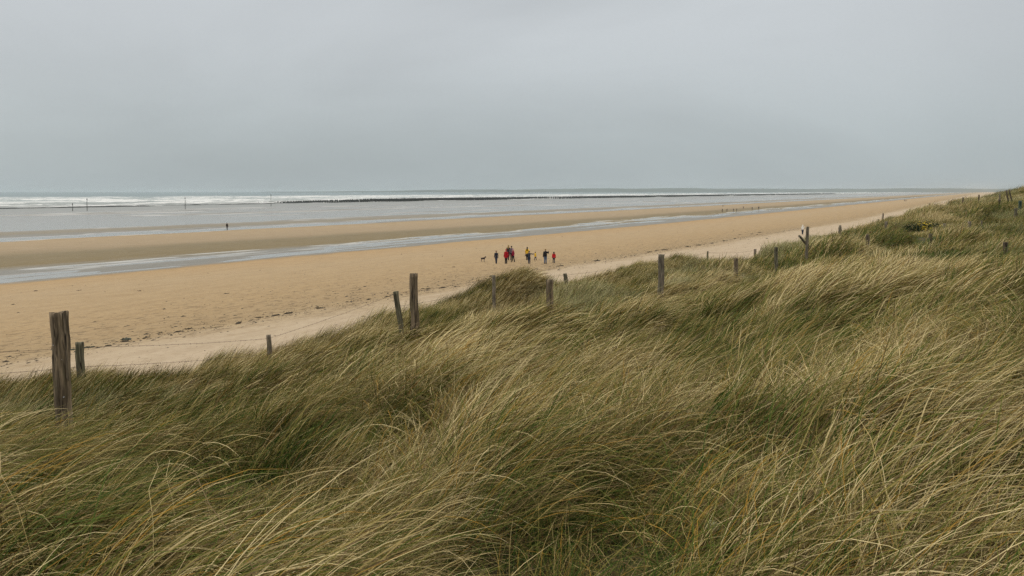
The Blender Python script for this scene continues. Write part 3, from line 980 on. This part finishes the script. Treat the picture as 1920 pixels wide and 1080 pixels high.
def strand(keys, drop, label):
    pts, bars = [], []
    prev = None
    for px in keys:
        if isinstance(px, Vector): p = px.copy()
        else:
            o, top, r, h = post_top[px]
            p = Vector((top.x, top.y - r * 0.9, top.z))
        p.z -= drop
        if prev is not None:
            L = (p - prev).length; n = max(4, int(L / 0.5))
            for i in range(n):
                f = i / n
                q = prev.lerp(p, f); q.z -= 4 * f * (1 - f) * L * 0.008 * (1 + 0.3 * math.sin(L * 7))
                pts.append(q)
            nb = int(L / 0.14)
            for i in range(nb):
                f = (i + .5) / nb
                q = prev.lerp(p, f); q.z -= 4 * f * (1 - f) * L * 0.008 * (1 + 0.3 * math.sin(L * 7))
                bars.append(q)
        prev = p
    pts.append(prev)
    V, Fc = tube(pts, 0.0024, 4)
    for q in bars:
        for sgn in (1, -1):
            a = random.uniform(0, 3.1)
            u = Vector((math.cos(a) * .4, math.sin(a) * .4, sgn)).normalized() * 0.014
            v2, f2 = tube([q - u, q + u], 0.0014, 3)
            b0 = len(V); V += v2; Fc += [tuple(i + b0 for i in f) for f in f2]
    return tag(obj_from("barbed_wire", V, Fc, M_WIRE, smooth=False), label, "wire", "barbed wire strands")


first = at_y(-240, 656, 11.9)
ROW = [149, 504, 742, 926, 1059, 1327, 1416]
strand([first] + ROW, 0.07, "upper barbed wire strand strung along the seaward fence posts")
strand([first] + ROW[:4], 0.40, "lower barbed wire strand sagging near the brow grass of the seaward fence")


# ------------------------------------------------------------------ mussel stakes, reef and channel markers out on the flats
M_DARK = simple_mat("weedy_timber", (0.030, 0.034, 0.030), 0.8, 0.4, 3)


def boxes(arr):
    """arr rows: x, y, z0, z1, half width -> one mesh"""
    n = len(arr)
    x, y, z0, z1, w = arr.T
    V = np.empty((n, 8, 3))
    for k, (a, b, c) in enumerate([(-1, -1, 0), (1, -1, 0), (1, 1, 0), (-1, 1, 0), (-1, -1, 1), (1, -1, 1), (1, 1, 1), (-1, 1, 1)]):
        V[:, k, 0] = x + a * w * (0.85 if c else 1); V[:, k, 1] = y + b * w * (0.85 if c else 1); V[:, k, 2] = z1 if c else z0
    f = np.array([(0, 1, 5, 4), (1, 2, 6, 5), (2, 3, 7, 6), (3, 0, 4, 7), (4, 5, 6, 7)])
    Q = (np.arange(n)[:, None, None] * 8 + f[None]).reshape(-1, 4)
    return V.reshape(-1, 3), Q


rows = []
for s in np.concatenate([np.arange(540, 900, 3.2), np.arange(900, 3400, 5.5)]):
    for t in np.arange(478, 520, 2.6):
        rows.append((s + rng.normal(0, .5), t + rng.normal(0, .3), rng.uniform(2.1, 2.8) * (0.35 + 0.65 * min(1, (s - 540) / 160)), 0.32))
rows = np.array(rows)
x, y = st2xy(rows[:, 0], rows[:, 1])
V, Q = boxes(np.stack([x, y, np.full(len(x), -2.2), WATER + rows[:, 2], rows[:, 3]], -1))
me = big_mesh("mussel_stakes", V, Q, M_DARK, smooth=False)
tag(link("mussel_stakes", me), "dark dense field of mussel stakes at the edge of the surf", kind="stuff")

# low weedy reef line that carries on from the stakes
xs, n = np.linspace(120, 640, 260), 260
tt = 452 + (xs - 120) / 520 * 34 + fbm(xs / 40, xs * 0, 401, 3) * 8
hh = (0.55 + fbm(xs / 9, xs * 0 + 2, 403, 3) * 0.8) * sstep(120, 140, xs)
V = []
for k, (dt, f) in enumerate([(-5, 0), (-2.5, .7), (0, 1), (3, .8), (6, 0)]):
    X, Y = st2xy(xs, tt + dt)
    V.append(np.stack([X, Y, WATER - 0.3 + (0.3 + np.maximum(hh, 0.1)) * f], -1))
V = np.array(V)
me = big_mesh("reef", V.reshape(-1, 3), grid_quads(*V.shape[:2]), M_DARK)
tag(link("reef", me), "low dark weed-covered reef line before the breakers", kind="structure")

MARK = [(163, 371, 392.5, 430, "tall thin marker pole at the reef, second from the left"), (136, 381, 392, 432, "short marker pole at the far left of the reef"),
        (347, 369, 385, 470, "lone marker pole in the surf beyond the reef"), (508, 363, 382, 560, "marker pole at the near end of the mussel stakes"), (950, 371, 376, 1000, "tiny marker pole above the middle of the mussel stakes")]
for px, y0, y1, Yd, label in MARK:
    a, b = at_y(px, y0, Yd), at_y(px, y1, Yd)
    b.z = WATER - 0.8
    n = 7
    pts = [b.lerp(a, i / n) + Vector((0.03 * math.sin(i * 1.3 + px), 0, 0)) - b for i in range(n + 1)]
    V, Fc = tube(pts, [0.17 - 0.07 * i / n for i in range(n + 1)], 8)
    o = obj_from("marker_pole", V, Fc, M_DARK, loc=b)
    tag(o, label, "marker pole", "channel marker poles")
    V, Fc = tube([pts[-1] * .86, pts[-1] * .86 + Vector((0, 0, .5))], [0.24, 0.20], 8)
    obj_from("topmark", V, Fc, M_DARK, o)

# ------------------------------------------------------------------ seaweed along the tideline
M_WEED = simple_mat("dry_seaweed", (0.050, 0.036, 0.020), 0.8, 0.5, 20)
M_WEED2 = simple_mat("green_seaweed", (0.048, 0.050, 0.028), 0.7, 0.5, 20)
WEED = [(166, 652, .9), (203, 649, .7), (137, 656, .8), (238, 636, 1.3), (236, 641, .8), (271, 635, .7), (301, 625, .7), (333, 623, .8), (354, 617, 1.0), (424, 551, .8), (447, 606, 1.2), (487, 596, .9), (517, 592, 1.0), (542, 588, 1.3),
        (603, 578, 1.2), (651, 567, .7), (691, 562, .9), (725, 557, .8), (793, 542, .8), (803, 542, .9), (831, 540, 1.0), (855, 538, .8), (921, 519, .8), (940, 518, .9), (958, 516, .6), (850, 501, .7),
        (1046, 500, 1.0), (1052, 499, 1.2), (1120, 489, 1.6), (1217, 473, 1.6), (1232, 470, 1.4), (1245, 469, 1.6), (1290, 463, 1.3), (1310, 460, 1.5), (1335, 456, 1.8), (1357, 452, 1.6), (1379, 448, 1.7), (1387, 440, 1.2), (1410, 439, 1.8), (1425, 436, 1.6),
        (262, 546, .6), (66, 546, .7), (148, 545, .6)]


def weed_mesh(L, seed):
    q = np.random.default_rng(seed)
    n, m = 12, 6
    V = []
    for i in range(n):
        f = i / (n - 1)
        w = 0.22 * L * math.sin(math.pi * min(1, max(0.03, f))) ** 0.6 * q.uniform(0.6, 1.25)
        hh = 0.11 * L * math.sin(math.pi * max(.03, min(.97, f))) * q.uniform(0.4, 1.5)
        cyy = 0.10 * L * math.sin(f * 5 + seed)
        for j in range(m):
            g = j / (m - 1)
            V.append(((f - .5) * L, cyy + (g - .5) * 2 * w, max(-.02, hh * math.sin(math.pi * g) * q.uniform(.6, 1.4) - .01)))
    Fc = [(i * m + j, (i + 1) * m + j, (i + 1) * m + j + 1, i * m + j + 1) for i in range(n - 1) for j in range(m - 1)]
    # loose ribbons poking out of the heap
    for r_ in range(7):
        a = q.uniform(0, 6.28); c0 = Vector((q.uniform(-.35, .35) * L, q.uniform(-.06, .06) * L, .03))
        pts = [c0 + Vector((math.cos(a) * k * .09 * L, math.sin(a) * k * .05 * L, .05 * L * math.sin(k * .9) * (1 - k / 5))) for k in range(5)]
        v2, f2 = tube(pts, [.012, .018, .016, .012, .004], 4)
        b0 = len(V); V += [tuple(v) for v in v2]; Fc += [tuple(i + b0 for i in f) for f in f2]
    return V, Fc


ORD = ["first", "second", "third", "fourth", "fifth", "sixth", "seventh", "eighth", "ninth", "tenth", "eleventh", "twelfth"]
weed_label = {}
for lo, hi, text in ((0, 360, "seaweed clump from the left on the tideline beside the thick split post"), (360, 560, "seaweed clump from the left on the tideline above the buried post tip"),
                     (560, 760, "seaweed clump from the left on the tideline leading to the leaning post"), (760, 1000, "seaweed clump from the left on the tideline past the bracket post"),
                     (1000, 1260, "seaweed clump from the left on the tideline below and beyond the people"), (1260, 1500, "seaweed clump from the left on the far tideline above the thin stake")):
    row = sorted(i for i in range(len(WEED)) if lo <= WEED[i][0] < hi and i not in (9, 25, 40, 41, 42))
    for k, i in enumerate(sorted(row, key=lambda i: WEED[i][0])): weed_label[i] = ORD[k] + " dark " + text
weed_label.update({9: "lone small seaweed clump on open tan sand above the buried post tip", 25: "lone small seaweed clump on open tan sand near the dog", 40: "tiny seaweed clump on open sand by the runnel, rightmost of three",
                   41: "tiny seaweed clump on open sand by the runnel, leftmost of three", 42: "tiny seaweed clump on open sand by the runnel, middle of three"})
for i, (px, py, L) in enumerate(WEED):
    p = hit(px, py, 20, 400, plain=True)
    V, Fc = weed_mesh(L * 0.62, i)
    o = obj_from("seaweed_clump", V, Fc, M_WEED2 if i in (3, 0, 2) else M_WEED, loc=p)
    o.rotation_euler = (0, 0, R(62) + random.uniform(-.9, .2))
    tag(o, weed_label[i], "seaweed", "seaweed clumps on the sand")

# fine scattered bits, too many to count
n = 9000
s = rng.uniform(8, 190, n) ** 1.0
off = np.where(rng.uniform(0, 1, n) < 0.55, rng.normal(39.0, 1.0, n), np.where(rng.uniform(0, 1, n) < .7, rng.normal(42, 5, n), rng.uniform(24, 80, n)))
off = off - 9.0 * sstep(40, 260, s)
keep = off > 23
s, off = s[keep], off[keep]; n = len(s)
x, y = st2xy(s, off)
z = ground_z(x, y)
sz = rng.lognormal(-3.1, 0.5, n)
V = np.empty((n, 6, 3))
ang = rng.uniform(0, 6.28, n)
for k in range(5):
    a = ang + k * 1.2566 + rng.uniform(-.3, .3, n)
    rr = sz * rng.uniform(.5, 1.2, n)
    dx, dy = np.cos(a) * rr * 1.6, np.sin(a) * rr * .8
    V[:, k] = np.stack([x + dx * SA - dy * CA, y + dx * CA + dy * SA, z - 0.01], -1)
V[:, 5] = np.stack([x, y, z + sz * rng.uniform(.15, .5, n)], -1)
f = np.array([(k, (k + 1) % 5, 5) for k in range(5)])
Q = (np.arange(n)[:, None, None] * 6 + f[None]).reshape(-1, 3)
me = big_mesh("seaweed_litter", V.reshape(-1, 3), Q, M_WEED, smooth=False)
tag(link("seaweed_litter", me), "scattered crumbs of dry seaweed and twigs on the upper beach", kind="stuff")


# ------------------------------------------------------------------ gorse
def gorse():
    base = at_y(1728, 432, 64); base.z = max(gz(base.x, base.y), base.z - 0.2)
    root = bpy.data.objects.new("gorse_bush", None); COL.objects.link(root); root.location = base; root.scale = (0.55, 0.55, 0.58)
    tag(root, "dark green gorse bush with yellow flowers at the foot of the far dune", "bush")
    q = np.random.default_rng(3)
    mg, my = simple_mat("gorse_leaf", (0.030, 0.046, 0.013), 0.7, 0.6, 5), simple_mat("gorse_flower", (0.72, 0.50, 0.02), 0.6, 0.3, 5)
    V, Fc, VY, FY = [], [], [], []
    lob = [(-1.9, 0, .35, .85), (-1.1, .2, .5, 1.0), (-.2, 0, .6, 1.1), (.8, .1, .6, 1.1), (1.8, 0, .55, 1.0), (2.7, .1, .4, .8), (.3, -.5, .35, .9), (1.4, -.5, .3, .9), (-.9, -.5, .25, .8)]
    for cx, cy_, cz, rr in lob:
        for i in range(420):
            d = Vector(q.normal(0, 1, 3)); d.z = abs(d.z); d.normalize()
            p = Vector((cx, cy_, cz * .4)) + d * rr * q.uniform(.55, 1.05) * Vector((1, .8, .75)).length / 1.5
            a = Vector(q.normal(0, 1, 3)).normalized() * q.uniform(.04, .09); b = (d + Vector(q.normal(0, .4, 3))).normalized() * q.uniform(.10, .22)
            k = len(V); V += [p - a, p + a, p + b]; Fc.append((k, k + 1, k + 2))
            if (-.4 < cx < 1.0 or cx > 2) and d.z > .3 and q.uniform() < .13:
                p2 = p + d * .1
                k = len(VY)
                VY += [p2 + Vector(v) * .085 for v in ((-1, 0, 0), (0, -1, .2), (1, 0, 0), (0, 1, .2), (0, 0, 1.2))]
                FY += [(k, k + 1, k + 4), (k + 1, k + 2, k + 4), (k + 2, k + 3, k + 4), (k + 3, k, k + 4)]
    obj_from("foliage", V, Fc, mg, root, False); tag(obj_from("flowers", VY, FY, my, root, False), kind="stuff")
    v, f = [], []
    for cx, cy_, cz, rr in lob:
        v2, f2 = tube([(cx * .4, cy_ * .4, -.2), (cx * .7, cy_ * .7, .15), (cx, cy_, cz)], [.05, .04, .015], 5)
        b0 = len(v); v += v2; f += [tuple(i + b0 for i in q_) for q_ in f2]
    obj_from("stems", v, f, M_WOOD[2], root)


gorse()

# ------------------------------------------------------------------ pale mushroom in the near grass
mp_ = at_y(1337, 985, 3.75)
root = bpy.data.objects.new("mushroom", None); COL.objects.link(root)
g0 = gz(mp_.x, mp_.y)
root.location = (mp_.x, mp_.y, g0)
tag(root, "small pale yellow rounded cap half hidden in the near grass", "mushroom")
hc = min(max(0.05, mp_.z - g0), 0.22)
M_CAP = simple_mat("mushroom_skin", (0.36, 0.35, 0.18), 0.7, 0.4, 60)


def lathe(prof, n=20):
    V = [(r * math.cos(2 * math.pi * j / n), r * math.sin(2 * math.pi * j / n), z) for r, z in prof for j in range(n)]
    Fc = [(i * n + j, i * n + (j + 1) % n, (i + 1) * n + (j + 1) % n, (i + 1) * n + j) for i in range(len(prof) - 1) for j in range(n)]
    return V, Fc


V, Fc = lathe([(0.012, hc - .018), (0.030, hc - .020), (0.035, hc - .014), (0.034, hc - .004), (0.028, hc + .009), (0.018, hc + .016), (0.007, hc + .019), (0.0005, hc + .0195)])
obj_from("cap", V, Fc, M_CAP, root)
V, Fc = lathe([(0.011, -.03), (0.010, hc * .5), (0.009, hc - .016)], 10)
obj_from("stem", V, Fc, M_CAP, root)


# ------------------------------------------------------------------ people
SKIN = simple_mat("skin", (0.42, 0.26, 0.19), 0.6, 0.1, 20)
CLOTH = {}


def cloth(name, c):
    if name not in CLOTH: CLOTH[name] = simple_mat(name, c, 0.85, 0.22, 9)
    return CLOTH[name]


def skin_body(name, verts, edges, radii, mat, parent=None, sub=1):
    me = bpy.data.meshes.new(name)
    me.from_pydata([tuple(v) for v in verts], edges, [])
    o = link(name, me, parent)
    md = o.modifiers.new("skin", 'SKIN'); md.use_smooth_shade = True; md.branch_smoothing = 0.3
    sv = me.skin_vertices[0].data
    for i, r in enumerate(radii):
        sv[i].radius = r if hasattr(r, "__len__") else (r, r)
        sv[i].use_root = (i == 0)
    sb = o.modifiers.new("smooth", 'SUBSURF'); sb.levels = sub; sb.render_levels = sub
    me.materials.append(mat)
    return o


def ring_loft(rings, n=14):
    """rings: (centre, half width x, half depth y)"""
    V, Fc = [], []
    for c, a, b in rings:
        for j in range(n):
            w = 2 * math.pi * j / n
            V.append((c[0] + a * math.cos(w), c[1] + b * math.sin(w), c[2]))
    for i in range(len(rings) - 1):
        for j in range(n): Fc.append((i * n + j, i * n + (j + 1) % n, (i + 1) * n + (j + 1) % n, (i + 1) * n + j))
    Fc.append(tuple(range(n))[::-1]); Fc.append(tuple(range((len(rings) - 1) * n, len(rings) * n)))
    return V, Fc


def merge(*parts):
    V, Fc = [], []
    for v, f in parts:
        b0 = len(V); V += [tuple(q) for q in v]; Fc += [tuple(i + b0 for i in k) for k in f]
    return V, Fc


def person(loc, H, head, label, coat, trousers, hair, coat_len=0.47, stride=0.0, armL=None, armR=None, hood=False, long_hair=False, group=None, hat=None, child=False, lean=0.0, bulk=1.0):
    """figure facing local -Y, turned by head (radians); armL / armR give elbow and hand offsets from the shoulder, in heights"""
    root = bpy.data.objects.new("person", None); COL.objects.link(root)
    root.location = loc; root.rotation_euler = (0, 0, head); root.scale = (H, H, H)
    tag(root, label, "person", group)
    hs = 1.18 if child else 1.0
    hip, knee, sh, neck, chin = 0.51, 0.275, 0.805, 0.845, 0.875
    hc = 1.0 - 0.064 * hs
    V = [(0, 0, .53), (0, .005, .62), (0, lean * .5, .73), (0, lean, .80), (0, lean - .002, neck), (0, lean - .012, hc - .025), (0, lean - .006, hc + .022)]
    Rr = [(.078, .060), (.070, .055), (.088, .062), (.060, .048), .030, (.044 * hs, .050 * hs), (.042 * hs, .050 * hs)]
    E = [(0, 1), (1, 2), (2, 3), (3, 4), (4, 5), (5, 6)]
    V.append((0, lean - .062 * hs, hc - .022)); Rr.append(.008); E.append((5, 7))
    sleeves, legs, shoes = [], [], []
    default = ((.035, .01, -.165), (.045, -.03, -.315))
    for sx, arm in ((-1, armL), (1, armR)):
        e_, h_ = arm if arm else default
        S0 = Vector((sx * .098, lean + .004, sh - .01))
        El = S0 + Vector((sx * e_[0], e_[1], e_[2])); Ha = S0 + Vector((sx * h_[0], h_[1], h_[2]))
        k = len(V)
        V += [S0, El, Ha]; Rr += [.030, .024, .017]
        E += [(3, k), (k, k + 1), (k + 1, k + 2)]
        d = (Ha - El).normalized()
        palm = Ha + d * .035
        V.append(palm); Rr.append((.020, .010)); E.append((k + 2, k + 3))
        side = d.cross(Vector((sx, 0, 0))); side = side.normalized() if side.length > .1 else Vector((0, -1, 0))
        curl = Vector((-sx, 0, 0)) * .012
        for fi, (o_, l_) in enumerate([(-.016, .036), (-.006, .042), (.005, .040), (.015, .031)]):
            j = len(V)
            V += [palm + side * o_ + d * (l_ * .55 + .008), palm + side * o_ + d * (l_ + .006) + curl]; Rr += [.0050, .0042]
            E += [(k + 3, j), (j, j + 1)]
        j = len(V)
        V += [Ha + d * .014 - side * .024, Ha + d * .034 - side * .032 + curl]; Rr += [.0058, .0046]; E += [(k + 2, j), (j, j + 1)]
        sleeves.append(tube([S0 + Vector((-sx * .025, 0, .008)), S0, S0.lerp(El, .5), El, El.lerp(Ha, .5), Ha + d * .004], [.034 * bulk, .041 * bulk, .038 * bulk, .034 * bulk, .031 * bulk, .027 * bulk], 9))
    for sx in (-1, 1):
        f = sx * stride
        Hp = Vector((sx * .048, 0, hip)); fwd = -f
        Kn = Vector((sx * .050, fwd * .45 - abs(stride) * .12, knee + (.0 if abs(stride) < .05 else .004)))
        An = Vector((sx * .052, fwd, .042 + max(0, fwd) * .16))
        k = len(V)
        V += [Hp, Kn, An, An + Vector((sx * .006, -.045, -.024)), An + Vector((sx * .010, -.085, -.030))]
        Rr += [.056, .036, .023, (.020, .016), (.018, .011)]
        E += [(0, k), (k, k + 1), (k + 1, k + 2), (k + 2, k + 3), (k + 3, k + 4)]
        legs.append(tube([Hp + Vector((0, 0, .03)), Hp + Vector((0, 0, -.03)), Hp.lerp(Kn, .5), Kn, Kn.lerp(An, .55), An + Vector((0, 0, .004))], [.062, .066, .054, .044, .038, .036], 10))
        sv, sf = ring_loft([((An.x + sx * .004, An.y - .030, An.z - .040), .026, .066), ((An.x + sx * .004, An.y - .030, An.z - .022), .028, .068), ((An.x, An.y - .012, An.z - .004), .025, .044), ((An.x, An.y, An.z + .024), .024, .026)], 10)
        shoes.append((sv, sf))
    skin_body("body", V, E, Rr, SKIN, root)
    b = bulk
    hem = hip + .02 - (0.47 - coat_len) * -1.0 if False else 1.0 - coat_len - 0.0
    hem = min(hem, .53)
    rings = [((0, .0, hem), .098 * b, .076 * b), ((0, .0, hem + .03), .096 * b, .074 * b), ((0, .002, .60), .086 * b, .066 * b), ((0, lean * .5, .70), .094 * b, .068 * b), ((0, lean, .775), .102 * b, .066 * b), ((0, lean, .812), .086 * b, .056 * b), ((0, lean - .002, .838), .046, .044), ((0, lean - .004, .856), .042, .042)]
    V, Fc = merge(ring_loft(rings, 16), *sleeves)
    obj_from("coat", V, Fc, coat, root)
    V, Fc = merge(*legs, ring_loft([((0, 0, .47), .088, .066), ((0, 0, .52), .092, .068), ((0, 0, .575), .086, .064)], 12))
    obj_from("trousers", V, Fc, trousers, root)
    for v, f in shoes: obj_from("shoe", v, f, cloth("shoe_leather", (.03, .024, .022)), root)
    a, c = .052 * hs, .060 * hs
    if hood or hat:
        m = hat if hat else coat
        V, Fc = ring_loft([((0, lean + .018, hc - .055), .040 * hs, .036 * hs), ((0, lean + .014, hc - .02), a * 1.05, c * .92), ((0, lean + .010, hc + .02), a * 1.12, c * 1.0), ((0, lean + .006, hc + .048 * hs), a * .92, c * .85), ((0, lean + .004, hc + .066 * hs), a * .45, c * .42)], 14)
        obj_from("hood" if hood else "hat", V, Fc, m, root)
    else:
        rg = [((0, lean + .016, hc - .035), a * .86, c * .74), ((0, lean + .014, hc), a * 1.04, c * .92), ((0, lean + .008, hc + .028), a * 1.08, c * .98), ((0, lean + .004, hc + .050 * hs), a * .86, c * .80), ((0, lean + .002, hc + .064 * hs), a * .40, c * .36)]
        if long_hair: rg = [((0, lean + .062, .700), .030, .014), ((0, lean + .060, .745), .046, .022), ((0, lean + .050, .80), .054, .030), ((0, lean + .036, hc - .07), .052, .034)] + rg
        V, Fc = ring_loft(rg, 14)
        obj_from("hair", V, Fc, hair, root)
    return root


NAVY, RED, BLACK, MAROON = cloth("navy_cloth", (.014, .018, .034)), cloth("red_cloth", (.36, .010, .016)), cloth("black_cloth", (.014, .013, .016)), cloth("raspberry_cloth", (.25, .014, .040))
YEL, SLATE, BRED, DENIM = cloth("yellow_cloth", (.78, .47, .012)), cloth("slate_cloth", (.030, .036, .050)), cloth("bright_red_cloth", (.62, .012, .022)), cloth("denim_cloth", (.105, .150, .235))
GREYM, WHITE, BROWN, DKJEAN = cloth("grey_mauve_cloth", (.14, .10, .12), ), cloth("white_cloth", (.78, .77, .72)), cloth("brown_cloth", (.055, .038, .030)), cloth("dark_denim", (.030, .038, .065))
BLOND, BRUN, DHAIR = cloth("blond_hair", (.30, .20, .075)), cloth("brown_hair", (.075, .045, .022)), cloth("dark_hair", (.018, .012, .010))


def stand(px, py_feet, top_py, Hmax=None):
    p = hit(px, py_feet, 20, 2000, plain=True)
    return p, (py_feet - top_py) * p.y / F


GB = "people gathered on the sand"


def put(px, top, feet, head, *a, **kw):
    p, H = stand(px, feet, top)
    s, t = xy2st(p.x, p.y)
    return person(p, H, R(head), *a, **kw)


put(930.5, 470, 494.6, -15, "person in a navy coat and dark trousers walking nearest the dog", NAVY, DKJEAN, BRUN, coat_len=.56, stride=.10, group=GB)
put(949, 467.5, 494.8, -20, "person in a long red hooded coat standing before the tall black coat", RED, BLACK, BRUN, coat_len=.60, hood=True, bulk=1.25, stride=.02, group=GB)
put(953.5, 459.6, 488.2, 150, "tallest person of the group, long blond hair and a black coat", BLACK, BLACK, BLOND, coat_len=.58, stride=.09, long_hair=True, bulk=1.15, group=GB)
put(959.3, 461.4, 488.6, 160, "dark-haired person in a grey mauve jacket beside the tall black coat", GREYM, BLACK, DHAIR, coat_len=.50, group=GB)
put(962.2, 467.2, 491.8, -120, "person in a raspberry jacket with pale hat, close to the tall black coat", MAROON, BLACK, DHAIR, coat_len=.53, stride=.09, hat=cloth("pink_wool", (.45, .22, .24)), bulk=1.1, lean=-.01, group=GB)
put(988.6, 463, 488.2, 165, "tall person in a yellow coat with long dark hair behind a child", YEL, BLACK, DHAIR, coat_len=.56, long_hair=True, stride=.03, group=GB)
put(992.2, 471, 495.2, -5, "child in a slate jacket stretching both arms out sideways", SLATE, DKJEAN, BRUN, coat_len=.50, armL=((.13, .0, -.075), (.235, -.01, -.175)), armR=((.16, .0, -.03), (.30, -.01, -.015)), child=True, stride=.02, group=GB)
put(1003.8, 472, 488.2, 60, "small child in a yellow raincoat next to the outstretched arm", YEL, DKJEAN, DHAIR, coat_len=.58, child=True, stride=.09, bulk=1.2, group=GB)
put(1022.6, 466.5, 495, -170, "blond adult in a dark jacket and blue jeans raising one hand", BLACK, DENIM, BLOND, coat_len=.50, bulk=1.15, armL=((.10, -.04, -.10), (.14, -.09, .03)), group=GB)
put(1038.4, 472, 493.8, 190, "child in a bright red jacket with long dark hair, legs apart", BRED, DKJEAN, DHAIR, coat_len=.52, child=True, stride=.07, long_hair=True, bulk=1.1, group=GB)
put(426, 417.6, 430.3, 170, "lone person in a dark brown coat out on the wet flats", BROWN, BROWN, DHAIR, coat_len=.58, bulk=1.2)
put(1504.6, 421.8, 440, 150, "walker in white top and navy trousers on the pale sand by a post", WHITE, DKJEAN, WHITE, coat_len=.50, stride=.07, hat=WHITE, armL=((.05, -.05, -.11), (.0, -.10, .05)), bulk=.95)
GR = "distant figures in the shallow runnel"
for k, (px, top, feet, hd, lab) in enumerate([
        (1355.5, 384, 388.2, 20, "distant dark figure on the bar, topmost of the far group"), (1354.1, 391, 397.6, 100, "distant dark figure striding at the left end of the runnel group"),
        (1363.0, 391, 397.2, -80, "distant dark figure second from the left in the runnel"), (1375.5, 391, 397.2, 90, "distant dark figure, left one of the close pair in the runnel"),
        (1381.3, 391, 397.2, -100, "distant dark figure, right one of the close pair in the runnel"), (1393.5, 386.8, 391.4, 10, "distant stooping figure between the runnel pair and the far couple"),
        (1410.3, 387.4, 393.2, 80, "distant thin dark figure second from the right in the runnel"), (1422.6, 386.8, 393.2, -60, "distant dark figure at the right end of the runnel group")]):
    put(px, top, feet, hd, lab, [NAVY, SLATE, BLACK][k % 3], BLACK, DHAIR, coat_len=.53, stride=[.03, .11, .06, .02][k % 4], group=GR, bulk=1.5)
put(1696, 374, 377.6, 0, "tiny far walker on the dry sand, left of two", NAVY, BLACK, DHAIR, stride=.05, group="two far walkers on the dry sand", bulk=1.3)
put(1698.6, 374, 377.6, 20, "tiny far walker on the dry sand, right of two", SLATE, BLACK, DHAIR, stride=.05, group="two far walkers on the dry sand", bulk=1.3)


# ------------------------------------------------------------------ dog
def dog():
    p = hit(905.5, 490.8, 20, 300, plain=True)
    k = p.y / F
    L = 12.5 * k                        # nose to tail in metres
    m = NT("dog_fur", 0.85, 0.2)
    tcn = m.n("ShaderNodeTexCoord"); sp = m.n("ShaderNodeSeparateXYZ"); m.l(tcn.outputs["Object"], sp.inputs[0])
    nn = m.noise(tcn.outputs["Object"], 9, 3)
    zz = m.math('MULTIPLY_ADD', nn, 0.16, sp.outputs[2])
    m.col(m.mix(m.mrange(zz, 0.34, 0.40), (0.30, 0.25, 0.21), (0.030, 0.022, 0.024)))
    V = [(-.16, 0, .46), (.0, 0, .455), (.16, 0, .465), (.25, 0, .53), (.30, 0, .60), (.345, 0, .635), (.41, 0, .615), (.455, 0, .60)]
    Rr = [(.10, .115), (.105, .12), (.11, .14), (.085, .10), .072, (.075, .07), .052, .036]
    E = [(i, i + 1) for i in range(7)]
    V += [(-.25, 0, .49), (-.30, 0, .51), (-.33, 0, .55)]; Rr += [.034, .024, .014]; E += [(0, 8), (8, 9), (9, 10)]
    for sy in (-1, 1):
        n = len(V)
        V += [(.17, sy * .065, .36), (.165, sy * .068, .20), (.175 + sy * .03, sy * .068, .05), (.205 + sy * .03, sy * .068, .018)]; Rr += [.06, .042, .034, .034]
        E += [(2, n), (n, n + 1), (n + 1, n + 2), (n + 2, n + 3)]
        n = len(V)
        V += [(-.17, sy * .06, .38), (-.13, sy * .066, .27), (-.225 - sy * .02, sy * .066, .165), (-.205 - sy * .02, sy * .066, .04), (-.175 - sy * .02, sy * .066, .018)]; Rr += [.075, .056, .038, .032, .034]
        E += [(0, n), (n, n + 1), (n + 1, n + 2), (n + 2, n + 3), (n + 3, n + 4)]
        n = len(V)
        V += [(.335, sy * .045, .685), (.325, sy * .052, .735)]; Rr += [.022, .008]; E += [(5, n), (n, n + 1)]
    o = skin_body("dog", V, E, Rr, m.m)
    o.location = p; o.scale = (L / .86,) * 3; o.rotation_euler = (0, 0, R(6))
    tag(o, "dark dog with pale legs trotting at the left end of the group", "dog")


dog()

# ------------------------------------------------------------------ sea haze
def haze():
    k = bpy.data.materials.new("sea_haze"); k.use_nodes = True
    t = k.node_tree; t.nodes.clear()
    out = t.nodes.new("ShaderNodeOutputMaterial"); pv = t.nodes.new("ShaderNodeVolumePrincipled")
    pv.inputs["Color"].default_value = (0.70, 0.755, 0.775, 1)
    pv.inputs["Density"].default_value = 0.00008
    pv.inputs["Anisotropy"].default_value = 0.2
    t.links.new(pv.outputs[0], out.inputs["Volume"])
    x0, x1, y0, y1, z0, z1 = -32000, 34000, -2000, 42000, -14, 46
    V = [(x, y, z) for z in (z0, z1) for x, y in ((x0, y0), (x1, y0), (x1, y1), (x0, y1))]
    o = obj_from("haze", V, [(0, 3, 2, 1), (4, 5, 6, 7), (0, 1, 5, 4), (1, 2, 6, 5), (2, 3, 7, 6), (3, 0, 4, 7)], k, smooth=False)
    tag(o, "thin sea haze softening the horizon", kind="stuff")


haze()
